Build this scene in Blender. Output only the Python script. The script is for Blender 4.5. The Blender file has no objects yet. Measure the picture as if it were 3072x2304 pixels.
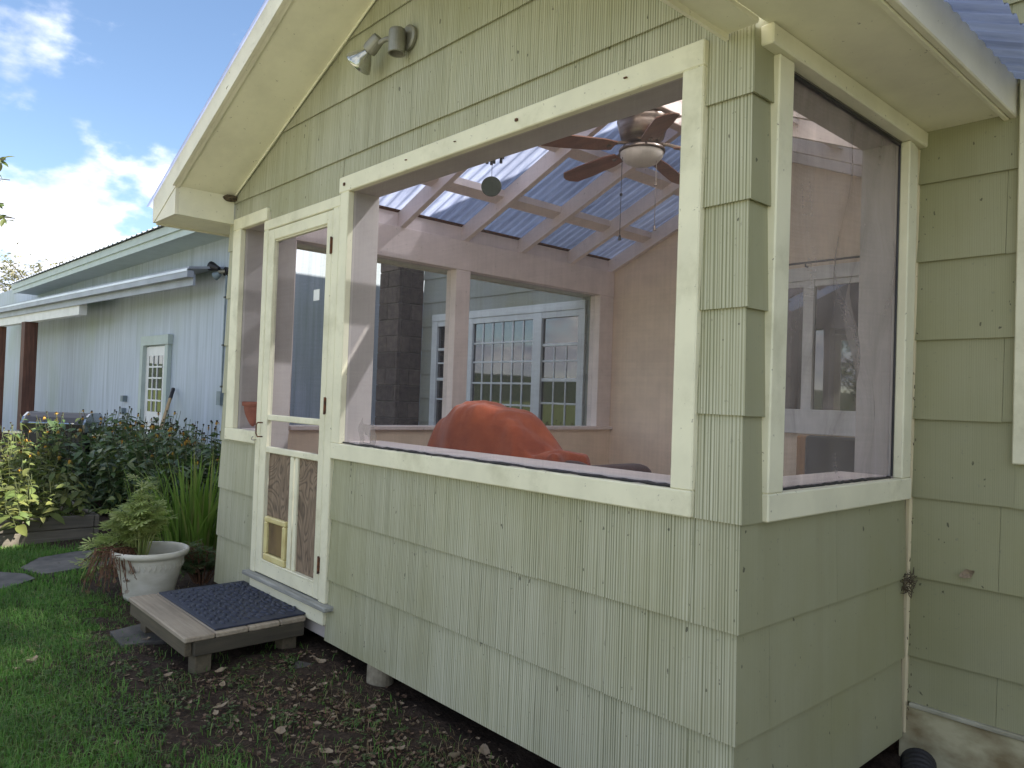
import bpy, bmesh, math, random
import numpy as np
from mathutils import Vector, Matrix, noise as mnoise
random.seed(7); rng = np.random.default_rng(11)
sc = bpy.context.scene
COL = sc.collection
# ------------------------------------------------------------------ camera
CP = np.array([1.08336, -1.83, 1.28])
YAW, PIT, ROL, FPX = math.radians(47.7145), math.radians(1.1496), math.radians(2.0137), 2254.0
fw = np.array([-math.sin(YAW)*math.cos(PIT), math.cos(YAW)*math.cos(PIT), math.sin(PIT)])
rt = np.array([math.cos(YAW), math.sin(YAW), 0.0]); up = np.cross(rt, fw)
R_ = math.cos(ROL)*rt + math.sin(ROL)*up; U_ = -math.sin(ROL)*rt + math.cos(ROL)*up
cam = bpy.data.cameras.new('camera'); camo = bpy.data.objects.new('camera', cam); COL.objects.link(camo)
m = Matrix(((R_[0], U_[0], -fw[0], CP[0]), (R_[1], U_[1], -fw[1], CP[1]), (R_[2], U_[2], -fw[2], CP[2]), (0, 0, 0, 1)))
camo.matrix_world = m
cam.sensor_width = 36; cam.lens = FPX/3072*36; cam.clip_end = 2000; cam.clip_start = 0.02
sc.camera = camo
# ------------------------------------------------------------------ sky and sun
SUN_EL, SUN_AZ = math.radians(43), math.radians(45)          # azimuth measured from +X towards +Y
sv = Vector((math.cos(SUN_EL)*math.cos(SUN_AZ), math.cos(SUN_EL)*math.sin(SUN_AZ), math.sin(SUN_EL)))
w = bpy.data.worlds.new('World'); sc.world = w; w.use_nodes = True
nt = w.node_tree; nt.nodes.clear()
def wn(t, **k):
    n = nt.nodes.new(t)
    for a, b in k.items(): setattr(n, a, b)
    return n
sky = wn('ShaderNodeTexSky', sky_type='NISHITA', sun_disc=False)
sky.sun_elevation = SUN_EL; sky.sun_rotation = math.pi/2 - SUN_AZ
sky.altitude = 200; sky.air_density = 1.0; sky.dust_density = 0.3; sky.ozone_density = 2.0
bg = wn('ShaderNodeBackground'); bg.inputs[1].default_value = 0.066
nt.links.new(sky.outputs[0], bg.inputs[0])
tc = wn('ShaderNodeTexCoord'); sep = wn('ShaderNodeSeparateXYZ'); nt.links.new(tc.outputs['Generated'], sep.inputs[0])
def wm(op, a, b=None, c=None, clamp=False):
    n = wn('ShaderNodeMath', operation=op, use_clamp=clamp)
    for i, v in enumerate((a, b, c)):
        if v is None: continue
        if isinstance(v, (int, float)): n.inputs[i].default_value = v
        else: nt.links.new(v, n.inputs[i])
    return n.outputs[0]
zz = wm('ADD', wm('MAXIMUM', sep.outputs[2], 0.0), 0.42)
cx = wm('DIVIDE', sep.outputs[0], zz); cy = wm('DIVIDE', sep.outputs[1], zz)
cmb = wn('ShaderNodeCombineXYZ'); nt.links.new(cx, cmb.inputs[0]); nt.links.new(cy, cmb.inputs[1])
cz = wm('MULTIPLY', sep.outputs[2], 1.1); nt.links.new(cz, cmb.inputs[2])
mp = wn('ShaderNodeMapping'); nt.links.new(cmb.outputs[0], mp.inputs[0]); mp.inputs['Location'].default_value = (16.038, 3.4906, 17.4327)
n1 = wn('ShaderNodeTexNoise'); n1.inputs['Scale'].default_value = 3.0; n1.inputs['Detail'].default_value = 9; n1.inputs['Roughness'].default_value = 0.52
nt.links.new(mp.outputs[0], n1.inputs['Vector'])
n2 = wn('ShaderNodeTexNoise'); n2.inputs['Scale'].default_value = 6.5; n2.inputs['Detail'].default_value = 7
nt.links.new(mp.outputs[0], n2.inputs['Vector'])
mr = wn('ShaderNodeMapRange', interpolation_type='SMOOTHSTEP'); lowz = wn('ShaderNodeMapRange', interpolation_type='SMOOTHSTEP'); nt.links.new(sep.outputs[2], lowz.inputs[0]); lowz.inputs[1].default_value = .05; lowz.inputs[2].default_value = .42; lowz.inputs[3].default_value = .055; lowz.inputs[4].default_value = -.015
nt.links.new(wm('ADD', n1.outputs[0], lowz.outputs[0]), mr.inputs[0])
mr.inputs[1].default_value = 0.47; mr.inputs[2].default_value = 0.565
hz = wn('ShaderNodeMapRange', interpolation_type='SMOOTHSTEP'); nt.links.new(sep.outputs[2], hz.inputs[0])
hz.inputs[1].default_value = -0.02; hz.inputs[2].default_value = 0.06
mask = wm('MULTIPLY', mr.outputs[0], hz.outputs[0])
cr = wn('ShaderNodeValToRGB'); nt.links.new(n2.outputs[0], cr.inputs[0])
cr.color_ramp.elements[0].position = .36; cr.color_ramp.elements[0].color = (.50, .54, .66, 1)
cr.color_ramp.elements[1].position = .6; cr.color_ramp.elements[1].color = (1, .99, .98, 1)
bgc = wn('ShaderNodeBackground'); bgc.inputs[1].default_value = .56; nt.links.new(cr.outputs[0], bgc.inputs[0])
mx = wn('ShaderNodeMixShader'); nt.links.new(mask, mx.inputs[0]); nt.links.new(bg.outputs[0], mx.inputs[1]); nt.links.new(bgc.outputs[0], mx.inputs[2])
wo = wn('ShaderNodeOutputWorld'); nt.links.new(mx.outputs[0], wo.inputs[0])
sl = bpy.data.lights.new('sun', 'SUN'); sl.energy = 4.6; sl.angle = math.radians(0.53); sl.color = (1, .94, .85)
so = bpy.data.objects.new('sun', sl); COL.objects.link(so); so.location = (20, 20, 30)
so.rotation_euler = (-sv).to_track_quat('-Z', 'Y').to_euler()
sc.view_settings.view_transform = 'Standard'; sc.view_settings.look = 'None'
sc.view_settings.exposure = 1.87; sc.view_settings.gamma = 1.0; sc.view_settings.use_curve_mapping = False
sc.render.engine = 'CYCLES'; sc.cycles.transparent_max_bounces = 16; sc.cycles.max_bounces = 10
sc.cycles.diffuse_bounces = 5; sc.cycles.transmission_bounces = 6
sc.render.resolution_x = 1024; sc.render.resolution_y = 768
# ------------------------------------------------------------------ photo pixel -> world
def ray(px, py):
    return (px-1536)*R_ - (py-1152)*U_ + FPX*fw
def at(px, py, ax, val):                         # ax 0/1/2: plane x/y/z = val
    d = ray(px, py); t = (val-CP[ax])/d[ax]; return CP + t*d
def atpl(px, py, P0, n):
    d = ray(px, py); n = np.array(n, float); t = ((np.array(P0)-CP)@n)/(d@n); return CP + t*d
# ------------------------------------------------------------------ materials
def mat(name):
    M = bpy.data.materials.new(name); M.use_nodes = True
    T = M.node_tree; B = T.nodes['Principled BSDF']; return M, T, B
class NB:
    """tiny node builder"""
    def __init__(s, T): s.T = T
    def n(s, t, **k):
        x = s.T.nodes.new(t)
        for a, b in k.items(): setattr(x, a, b)
        return x
    def l(s, a, b): s.T.links.new(a, b)
    def co(s, scale=(1, 1, 1), rot=(0, 0, 0), loc=(0, 0, 0)):
        t = s.n('ShaderNodeTexCoord'); m = s.n('ShaderNodeMapping'); s.l(t.outputs['Object'], m.inputs[0])
        m.inputs['Scale'].default_value = scale; m.inputs['Rotation'].default_value = rot; m.inputs['Location'].default_value = loc
        return m.outputs[0]
    def noise(s, v, scale, det=4, rough=.55, dist=0):
        x = s.n('ShaderNodeTexNoise'); s.l(v, x.inputs['Vector'])
        x.inputs['Scale'].default_value = scale; x.inputs['Detail'].default_value = det
        x.inputs['Roughness'].default_value = rough; x.inputs['Distortion'].default_value = dist
        return x.outputs[0]
    def ramp(s, f, stops):
        r = s.n('ShaderNodeValToRGB'); s.l(f, r.inputs[0]); e = r.color_ramp.elements
        while len(e) < len(stops): e.new(.5)
        for q, (p, c) in zip(e, stops):
            q.position = p; q.color = (c, c, c, 1) if isinstance(c, (int, float)) else (*c, 1)
        return r.outputs[0]
    def mix(s, f, a, b, bt='MIX'):
        x = s.n('ShaderNodeMix', data_type='RGBA', blend_type=bt)
        for i, v in ((0, f), (6, a), (7, b)):
            if isinstance(v, (int, float)): x.inputs[i].default_value = v
            elif isinstance(v, tuple): x.inputs[i].default_value = (*v, 1)
            else: s.l(v, x.inputs[i])
        return x.outputs[2]
    def math(s, op, a, b=0.0):
        x = s.n('ShaderNodeMath', operation=op)
        for i, v in ((0, a), (1, b)):
            if isinstance(v, (int, float)): x.inputs[i].default_value = v
            else: s.l(v, x.inputs[i])
        return x.outputs[0]
    def bump(s, h, B, st=.3, d=.01):
        b = s.n('ShaderNodeBump'); s.l(h, b.inputs['Height']); b.inputs['Strength'].default_value = st; b.inputs['Distance'].default_value = d
        s.l(b.outputs[0], B.inputs['Normal'])
    def rnd(s):
        return s.n('ShaderNodeObjectInfo').outputs['Random']
def simple(name, c1, c2=None, rough=.6, sc_=(8, 8, 8), det=5, bump=.15, bd=.004, metal=0.0, spec=.4, lo=.35, hi=.65, rv=0.0):
    M, T, B = mat(name); b = NB(T); c2 = c2 or tuple(x*.8 for x in c1)
    v = b.co(sc_); f = b.noise(v, 1.0, det)
    col = b.ramp(f, [(lo, c2), (hi, c1)])
    if rv:
        r = b.ramp(b.rnd(), [(0, 1-rv), (1, 1+rv)]); col = b.mix(1.0, col, r, 'MULTIPLY')
    b.l(col, B.inputs['Base Color'])
    B.inputs['Roughness'].default_value = rough; B.inputs['Metallic'].default_value = metal; B.inputs['Specular IOR Level'].default_value = spec
    if bump: b.bump(f, B, bump, bd)
    return M
MT = {}
def m_shingle(name, cA, cB, cG, freq, contrast, seed, coarse=True):
    """combed cement shingle: vertical flutes running with the height, colour darker in the grooves, lighter on the ridges"""
    M, T, B = mat(name); b = NB(T)
    t = b.n('ShaderNodeTexCoord'); s = b.n('ShaderNodeSeparateXYZ'); b.l(t.outputs['Object'], s.inputs[0])
    u = b.math('ADD', b.math('ADD', s.outputs[0], s.outputs[1]), b.math('MULTIPLY', b.rnd(), 7.3))
    def nu(k, kz, sd, det):
        c = b.n('ShaderNodeCombineXYZ'); b.l(b.math('MULTIPLY', u, k), c.inputs[0]); b.l(b.math('MULTIPLY', s.outputs[2], kz), c.inputs[1]); c.inputs[2].default_value = sd
        return b.noise(c.outputs[0], 1.0, det)
    ph = b.math('ADD', b.math('MULTIPLY', u, freq), b.math('MULTIPLY', nu(freq*.06, .4, seed, 1), 11.0 if coarse else 5.0))
    amp = b.math('ADD', b.math('MULTIPLY', nu(freq*.19, .8, seed+3, 1), 1.5), -.22)
    g = b.math('MULTIPLY', b.math('SINE', ph), amp)
    f1 = b.math('ADD', b.math('MULTIPLY', g, .42), .5)
    f2 = nu(freq*.035, 1.1, seed+5, 3)
    f = b.math('ADD', f1, b.math('MULTIPLY', b.math('SUBTRACT', f2, .5), .30 if coarse else .15))
    col = b.ramp(f, [(.5-contrast, cG), (.5-contrast*.25, cA), (.5+contrast, cB)])
    big = b.noise(b.co((1.3, 1.3, 1.3)), 1.0, 5)
    col = b.mix(b.math('MULTIPLY', b.ramp(big, [(.42, 0.0), (.72, 1.0)]), .55), col, (.26, .255, .115))
    gr = b.noise(b.co((60, 60, 60)), 1.0, 3)
    col = b.mix(b.ramp(gr, [(.66, 0.0), (.74, .5)]), col, (.2, .2, .15))
    sp = b.noise(b.co((48, 48, 30), (0, 0, 0), (seed, 0, 0)), 1.0, 2, .4); col = b.mix(b.ramp(sp, [(.745, 0.0), (.765, .75)]), col, (.05, .045, .03))
    stn = b.noise(b.co((5, 5, .8), (0, 0, 0), (0, seed, 0)), 1.0, 5, .6); col = b.mix(b.ramp(stn, [(.52, 0.0), (.80, .38)]), col, (.22, .21, .11))
    col = b.mix(1.0, col, b.ramp(b.rnd(), [(0, .95), (1, 1.04)]), 'MULTIPLY')
    b.l(col, B.inputs['Base Color']); B.inputs['Roughness'].default_value = .62; B.inputs['Specular IOR Level'].default_value = .3
    b.bump(f1, B, .5 if coarse else .15, .004 if coarse else .002)
    return M
MT['shingle'] = m_shingle('green_combed_shingle', (.380, .372, .262), (.52, .512, .395), (.165, .172, .10), 640, .30, 1.3)
MT['shingle_fine'] = m_shingle('green_fine_shingle', (.318, .312, .200), (.358, .35, .228), (.26, .258, .155), 1150, .42, 4.1, False)
MT['shingle_old'] = m_shingle('grey_green_house_shingle', (.29, .31, .30), (.34, .36, .35), (.22, .24, .23), 640, .4, 9.1, False)
def m_paint(name, c, dirt=(.32, .3, .18), amt=.5, rough=.5, chips=True):
    M, T, B = mat(name); b = NB(T)
    v = b.co((1, 1, 1)); f = b.noise(v, 5, 6, .6); g = b.noise(v, 42, 4, .7)
    col = b.ramp(f, [(.35, tuple(x*.9 for x in c)), (.6, c)])
    d = b.math('MULTIPLY', b.ramp(b.noise(v, 2.3, 7, .7), [(.52, 0.0), (.75, 1.0)]), amt)
    col = b.mix(d, col, dirt)
    if chips: col = b.mix(b.ramp(g, [(.675, 0.0), (.70, .8)]), col, (.22, .19, .13))
    b.l(col, B.inputs['Base Color']); B.inputs['Roughness'].default_value = rough; B.inputs['Specular IOR Level'].default_value = .35
    st = b.noise(b.co((30, 30, 30)), 1, 5)
    b.bump(st, B, .12, .004)
    return M
MT['trim'] = m_paint('cream_trim_paint', (.76, .73, .55), (.42, .40, .25), .75)
MT['soffit'] = m_paint('cream_soffit_paint', (.83, .80, .63), (.5, .46, .32), .2)
MT['rake'] = m_paint('weathered_rake_paint', (.76, .72, .58), (.34, .3, .21), .5)
MT['inner'] = m_paint('pinkish_white_interior_paint', (.84, .73, .68), (.45, .36, .33), .3, .6)
MT['strip'] = m_paint('grubby_corner_strip', (.58, .50, .32), (.25, .19, .11), .8)
MT['jamb'] = m_paint('dusty_jamb_paint', (.46, .42, .40), (.3, .26, .24), .4, .7, False)
MT['cream'] = m_paint('tan_interior_wall', (.86, .70, .54), (.66, .52, .38), .3, .7, False)
MT['white'] = m_paint('white_window_paint', (.76, .76, .76), (.5, .5, .48), .3, .5, False)
MT['whitegrey'] = m_paint('bluish_white_frame', (.66, .69, .72), (.4, .42, .42), .4, .5)
MT['blue_siding'] = None
def m_farwall():
    M, T, B = mat('pale_blue_plywood'); b = NB(T)
    v = b.co((9, 9, .35)); f = b.noise(v, 1.6, 6, .65)
    col = b.ramp(f, [(.3, (.33, .38, .44)), (.5, (.44, .495, .58)), (.7, (.52, .575, .67))])
    s = b.noise(b.co((6, 6, .6)), 2.2, 8, .75)
    col = b.mix(b.ramp(s, [(.64, 0.0), (.70, .8)]), col, (.22, .27, .27))
    col = b.mix(b.math('MULTIPLY', b.ramp(b.noise(b.co((.6, .6, .4)), 1.2, 3), [(.45, 0.0), (.65, 1.0)]), .5), col, (.33, .40, .33))
    b.l(col, B.inputs['Base Color']); B.inputs['Roughness'].default_value = .6; b.bump(f, B, .3, .006); return M
MT['farwall'] = m_farwall()
MT['fartrim'] = m_paint('blue_grey_fascia_paint', (.45, .52, .50), (.3, .34, .31), .4)
MT['gutter'] = simple('grey_gutter_metal', (.34, .37, .43), (.26, .28, .33), .45, (3, 3, 3), bump=.05)
MT['metalroof'] = simple('galvanised_roof', (.68, .71, .76), (.5, .53, .58), .35, (2, 2, 2), metal=.35, bump=.05)
def m_wood(name, c1, c2, along=0, scale=14, rough=.75, rings=0.0):
    M, T, B = mat(name); b = NB(T)
    s = [scale*3]*3; s[along] = scale*.16
    f = b.noise(b.co(tuple(s)), 1, 6, .65, .6)
    col = b.ramp(f, [(.3, c2), (.68, c1)])
    k = b.noise(b.co((2, 2, 2)), 1.5, 4); col = b.mix(b.ramp(k, [(.4, 0.0), (.75, .45)]), col, tuple(x*.5 for x in c2))
    col = b.mix(1.0, col, b.ramp(b.rnd(), [(0, .85), (1, 1.12)]), 'MULTIPLY')
    b.l(col, B.inputs['Base Color']); B.inputs['Roughness'].default_value = rough; b.bump(f, B, .35, .004); return M
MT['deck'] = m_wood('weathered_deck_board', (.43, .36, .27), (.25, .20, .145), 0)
MT['deckdark'] = m_wood('dark_step_frame', (.15, .12, .076), (.08, .064, .04), 0)  # darker brown than the deck boards
MT['deckside'] = m_wood('dark_step_side', (.085, .07, .047), (.045, .038, .026), 1)  # darkest brown of the step, for its side boards
MT['plank'] = m_wood('raised_bed_plank', (.19, .165, .13), (.10, .088, .07), 1)
MT['post'] = m_wood('brown_timber_post', (.19, .085, .055), (.075, .033, .025), 2, 9)
MT['chairwood'] = m_wood('oak_chair', (.38, .20, .09), (.25, .12, .05), 2)
MT['handle'] = m_wood('ash_handle', (.55, .40, .22), (.4, .28, .15), 2)
def m_ply():
    M, T, B = mat('weathered_plywood'); b = NB(T)
    v = b.co((7, 7, 3.2)); nz = b.noise(v, .55, 2, .5, .9)
    wv = b.math('FRACT', b.math('MULTIPLY', nz, 30))
    line = b.ramp(wv, [(.0, .55), (.12, .5), (.35, 1.0), (.8, .95), (1, .55)])
    g = b.noise(b.co((60, 60, 9)), 1, 5)
    col = b.ramp(g, [(.3, (.17, .115, .075)), (.7, (.30, .22, .15))])
    col = b.mix(1.0, col, line, 'MULTIPLY'); b.l(col, B.inputs['Base Color']); B.inputs['Roughness'].default_value = .8
    b.bump(line, B, .6, .003); return M
MT['ply'] = m_ply()
def m_screen(name, cover, c, wr=0.0):
    M, T, B = mat(name); b = NB(T); T.nodes.remove(B)
    d = b.n('ShaderNodeBsdfDiffuse'); d.inputs[0].default_value = (*c, 1)
    tr = b.n('ShaderNodeBsdfTransparent'); mxs = b.n('ShaderNodeMixShader')
    f = b.noise(b.co((3, 3, 3)), 1, 4)
    wv = b.noise(b.co((130, 130, 2)), 1, 1); wz = b.noise(b.co((2, 2, 130)), 1, 1)
    k = b.math('ADD', b.math('MULTIPLY', b.math('ADD', wv, wz), .10), b.math('MULTIPLY', f, .12))
    k = b.math('ADD', k, cover-.16)
    if wr: k = b.math('ADD', k, b.math('MULTIPLY', b.math('SUBTRACT', b.noise(b.co((1, 7, 1.6), (.45, 0, 0)), 1.4, 3, .5, .6), .5), wr))
    b.l(k, mxs.inputs[0]); b.l(tr.outputs[0], mxs.inputs[1]); b.l(d.outputs[0], mxs.inputs[2])
    o = T.nodes['Material Output']; b.l(mxs.outputs[0], o.inputs[0]); return M
MT['screen'] = m_screen('insect_screen', .20, (.12, .105, .11))
MT['screen_far'] = m_screen('clean_screen', .17, (.08, .075, .08))
MT['screen_old'] = m_screen('old_slack_screen', .46, (.30, .26, .24), .55)
def m_roofpanel(name, cd, cl, cdirt, tra):
    M, T, B = mat(name); b = NB(T); T.nodes.remove(B)
    v = b.co((2.2, 16, 2.2)); f = b.noise(v, 1, 6, .7, .8); g = b.noise(b.co((1, 1, 1)), 2.0, 5)
    col = b.mix(b.ramp(f, [(.35, 0.0), (.7, 1.0)]), cd, cl)
    col = b.mix(b.ramp(g, [(.4, 0.0), (.7, .5)]), col, cdirt)
    t = b.n('ShaderNodeBsdfTranslucent'); b.l(col, t.inputs[0])
    d = b.n('ShaderNodeBsdfDiffuse'); d.inputs[0].default_value = (.35, .38, .45, 1)
    tr = b.n('ShaderNodeBsdfTransparent'); tr.inputs[0].default_value = (.75, .8, .95, 1)
    gl = b.n('ShaderNodeBsdfGlossy'); gl.inputs['Roughness'].default_value = .25
    m1 = b.n('ShaderNodeMixShader'); m1.inputs[0].default_value = .08; b.l(t.outputs[0], m1.inputs[1]); b.l(d.outputs[0], m1.inputs[2])
    m2 = b.n('ShaderNodeMixShader'); m2.inputs[0].default_value = tra; b.l(m1.outputs[0], m2.inputs[1]); b.l(tr.outputs[0], m2.inputs[2])
    m3 = b.n('ShaderNodeMixShader'); m3.inputs[0].default_value = .06; b.l(m2.outputs[0], m3.inputs[1]); b.l(gl.outputs[0], m3.inputs[2])
    b.l(m3.outputs[0], T.nodes['Material Output'].inputs[0]); return M
MT['panel'] = m_roofpanel('blue_grey_plastic', (.20, .235, .36), (.44, .49, .66), (.18, .20, .27), .06)  # blue-grey sheet; the right edge strip uses it as painted shade
MT['panel_clear'] = m_roofpanel('clear_corrugated_plastic', (.80, .80, .80), (.92, .92, .92), (.7, .7, .7), .2)
def m_glass(name, base=(.012, .014, .016), ior=2.1):
    M, T, B = mat(name); B.inputs['Base Color'].default_value = (*base, 1); B.inputs['Roughness'].default_value = .02; B.inputs['IOR'].default_value = ior
    B.inputs['Specular IOR Level'].default_value = .6
    b = NB(T); b.bump(b.noise(b.co((1, 1, 1)), 1.2, 2), B, .02, .05); return M
MT['glass'] = m_glass('dark_window_glass'); MT['glass2'] = m_glass('porch_window_glass', (.03, .027, .025), 2.4)
MT['block'] = simple('dark_chimney_block', (.125, .10, .085), (.07, .055, .05), .9, (14, 14, 14), bump=.5, bd=.01, rv=.3)
MT['mortar'] = simple('chimney_mortar', (.15, .135, .125), None, .95, (30, 30, 30))
MT['concrete'] = simple('painted_foundation', (.50, .46, .30), (.22, .17, .09), .85, (5, 5, 9), 8, bump=.5, bd=.01, lo=.32, hi=.56)
MT['pier'] = simple('concrete_pier', (.36, .32, .24), (.2, .17, .12), .9, (18, 18, 18), 7, bump=.5)
MT['slate'] = simple('flat_path_stone', (.13, .122, .11), (.07, .066, .06), .8, (9, 9, 9), 7, bump=.4, rv=.15)
MT['nickel'] = simple('brushed_nickel', (.27, .225, .19), (.20, .165, .14), .28, (3, 3, 60), metal=1.0, bump=.05)
MT['lampmetal'] = simple('grey_cast_metal', (.34, .33, .28), (.22, .21, .17), .5, (9, 9, 9), metal=.5, bump=.15)
MT['bulbglass'] = simple('silvered_bulb', (.62, .62, .55), (.4, .4, .34), .15, (5, 5, 5), metal=.8, bump=0)
MT['frost'] = simple('frosted_bowl', (.80, .74, .66), None, .3, (3, 3, 3), bump=0)
MT['blade'] = m_wood('fan_blade_wood', (.33, .15, .09), (.21, .09, .055), 0, 6, .45)
MT['black'] = simple('black_plastic', (.028, .027, .032), (.018, .017, .02), .4, (9, 9, 9), bump=.05)
MT['navy'] = simple('black_enamel', (.012, .013, .018), None, .4, (3, 3, 3), bump=0, spec=.6)
MT['chrome'] = simple('steel_edge', (.6, .62, .64), None, .2, (3, 3, 3), metal=1, bump=0)
MT['greymetal'] = simple('grey_conduit', (.22, .27, .30), (.15, .19, .21), .5, (8, 8, 8), bump=.05)
MT['disc'] = simple('verdigris_disc', (.07, .085, .075), (.05, .06, .05), .6, (20, 20, 20))
MT['rust'] = simple('rusty_hinge', (.19, .075, .03), (.05, .03, .025), .8, (60, 60, 60), bump=.4)
MT['terracotta'] = simple('terracotta', (.42, .145, .085), (.32, .10, .06), .75, (12, 12, 12))
MT['pot'] = simple('cream_plastic_pot', (.66, .63, .55), (.55, .52, .43), .5, (9, 9, 22), bump=.1)
MT['petframe'] = simple('yellowed_plastic', (.70, .62, .30), (.55, .45, .2), .45, (10, 10, 10), lo=.3, bump=.05)
MT['flap'] = simple('amber_flap', (.22, .15, .07), (.12, .08, .05), .25, (9, 9, 5), lo=.3, hi=.6)
MT['mat'] = simple('dark_blue_rubber', (.030, .036, .062), (.018, .022, .04), .55, (25, 25, 25), bump=.2)
MT['silver'] = simple('weathered_sill', (.36, .36, .33), (.22, .22, .2), .8, (4, 30, 30), 7, bump=.3)
def m_cloth(name, c, c2, sc_=220):
    M, T, B = mat(name); b = NB(T)
    f = b.noise(b.co((1, 1, 1)), 7, 5, .65); g = b.noise(b.co((sc_, sc_, sc_)), 1, 2)
    col = b.ramp(f, [(.3, c2), (.65, c)]); b.l(col, B.inputs['Base Color']); B.inputs['Roughness'].default_value = .95; B.inputs['Specular IOR Level'].default_value = .1
    B.inputs['Sheen Weight'].default_value = .25
    b.bump(g, B, .3, .002); return M
MT['orange'] = m_cloth('orange_throw', (.44, .105, .040), (.29, .062, .026))
MT['brownup'] = m_cloth('brown_upholstery', (.10, .05, .04), (.06, .03, .025))
MT['charcoal'] = m_cloth('charcoal_fabric', (.035, .035, .04), (.022, .022, .026))
MT['lav'] = m_cloth('lavender_sheet', (.50, .46, .58), (.36, .33, .42)); MT['greencl'] = m_cloth('sage_cushion', (.17, .21, .15), (.11, .14, .1))
MT['flash'] = simple('aluminium_flashing', (.52, .50, .40), (.3, .28, .2), .5, (6, 6, 6), metal=.2)
MT['nest'] = simple('dry_mud', (.13, .10, .065), (.06, .045, .03), .95, (60, 60, 60), bump=.6)
MT['dark'] = simple('dark_void', (.02, .018, .016), None, .95, bump=0)
MT['floor'] = m_wood('porch_floor', (.55, .46, .40), (.4, .33, .28), 1)
MT['shade'] = simple('house_shade_interior', (.06, .05, .045), None, .9, bump=0)
def m_leaf(name, cols, trans=.35, rough=.55, spec=.35):
    """leaf colour varies from island to island"""
    M, T, B = mat(name); b = NB(T)
    g = b.n('ShaderNodeNewGeometry'); n = len(cols)
    col = b.ramp(g.outputs['Random Per Island'], [(i/(n-1), c) for i, c in enumerate(cols)])
    v = b.noise(b.co((1, 1, 1)), 3, 3); col = b.mix(1.0, col, b.ramp(v, [(.3, .75), (.7, 1.2)]), 'MULTIPLY')
    b.l(col, B.inputs['Base Color']); B.inputs['Roughness'].default_value = rough; B.inputs['Specular IOR Level'].default_value = spec
    t = b.n('ShaderNodeBsdfTranslucent'); b.l(col, t.inputs[0]); mxs = b.n('ShaderNodeMixShader'); mxs.inputs[0].default_value = trans
    b.l(B.outputs[0], mxs.inputs[1]); b.l(t.outputs[0], mxs.inputs[2]); b.l(mxs.outputs[0], T.nodes['Material Output'].inputs[0]); return M
MT['grass'] = m_leaf('lawn_grass', [(.06, .16, .022), (.09, .23, .03), (.13, .30, .045), (.20, .28, .08), (.07, .20, .035)])
MT['straw'] = m_leaf('dry_grass', [(.30, .24, .12), (.22, .16, .08), (.36, .3, .18)])
MT['weed'] = m_leaf('small_weeds', [(.05, .085, .025), (.08, .13, .04), (.13, .18, .07)])
MT['rud'] = m_leaf('coneflower_leaves', [(.045, .09, .03), (.07, .125, .04), (.09, .15, .045), (.06, .105, .045), (.17, .20, .045)], .3, .38, .6)
MT['rudpale'] = m_leaf('pale_leaves', [(.10, .15, .04), (.15, .19, .05), (.19, .20, .06), (.13, .16, .05)], .4)
MT['rudstem'] = simple('coneflower_stems', (.10, .12, .05), (.06, .07, .03), .8, (30, 30, 5))
MT['petal'] = m_leaf('yellow_petals', [(.50, .27, .03), (.55, .36, .05), (.35, .15, .02), (.22, .09, .02)], .3)
MT['cone'] = simple('dark_seed_head', (.035, .022, .014), None, .9, (90, 90, 90))
MT['strap'] = m_leaf('strap_leaves', [(.10, .19, .025), (.15, .26, .04), (.20, .31, .06), (.12, .21, .03), (.27, .29, .09)], .4)
MT['ger'] = m_leaf('cut_leaves', [(.32, .41, .12), (.40, .48, .16), (.46, .50, .20), (.28, .36, .10)], .4)
MT['brownstem'] = simple('dry_brown_stem', (.17, .085, .045), (.09, .045, .028), .85, (40, 40, 9))
MT['litter'] = m_leaf('fallen_leaves', [(.10, .06, .038), (.20, .13, .085), (.07, .042, .03), (.33, .26, .18), (.13, .075, .05), (.24, .17, .12)], .15, .8, .2)
MT['treeleaf'] = m_leaf('tree_leaves', [(.05, .08, .02), (.08, .12, .03), (.13, .16, .05), (.16, .17, .07)], .35)
MT['paleleaf'] = m_leaf('pale_tree_leaves', [(.16, .17, .09), (.24, .24, .14), (.3, .28, .18), (.2, .2, .08)], .35)
MT['bark'] = simple('bark', (.10, .08, .06), (.05, .04, .03), .95, (12, 12, 3), bump=.6, bd=.02)
def m_ground():
    M, T, B = mat('lawn_and_soil'); b = NB(T)
    v = b.co((1, 1, 1)); f = b.noise(v, 6, 8, .65); g = b.noise(v, 45, 6, .7)
    soil = b.ramp(g, [(.3, (.022, .016, .012)), (.55, (.055, .039, .029)), (.75, (.10, .072, .054))])
    gra = b.ramp(g, [(.3, (.07, .085, .022)), (.6, (.13, .16, .05)), (.8, (.19, .20, .08))])
    s = b.n('ShaderNodeSeparateXYZ'); t = b.n('ShaderNodeTexCoord'); b.l(t.outputs['Object'], s.inputs[0])
    edge = b.math('ADD', b.math('MULTIPLY', s.outputs[1], -1.0), b.math('MULTIPLY', b.math('SUBTRACT', f, .5), .9))
    k = b.n('ShaderNodeMapRange'); b.l(edge, k.inputs[0]); k.inputs[1].default_value = .95; k.inputs[2].default_value = 1.5
    col = b.mix(k.outputs[0], soil, gra)
    b.l(col, B.inputs['Base Color']); B.inputs['Roughness'].default_value = .95; B.inputs['Specular IOR Level'].default_value = .15
    b.bump(b.math('ADD', g, b.math('MULTIPLY', f, 2.0)), B, .7, .02); return M
MT['ground'] = m_ground()
MT['bounce_gravel'] = simple('pale_bounce_gravel', (.50, .47, .41), (.34, .31, .26), .95, (40, 40, 40), 6, bump=.6, bd=.02)  # pale tone for the added drive that bounces sunlight
MT['hill'] = simple('far_wooded_hill', (.035, .05, .02), (.02, .03, .012), .95, (.06, .06, .2), 8, bump=0)
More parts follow.
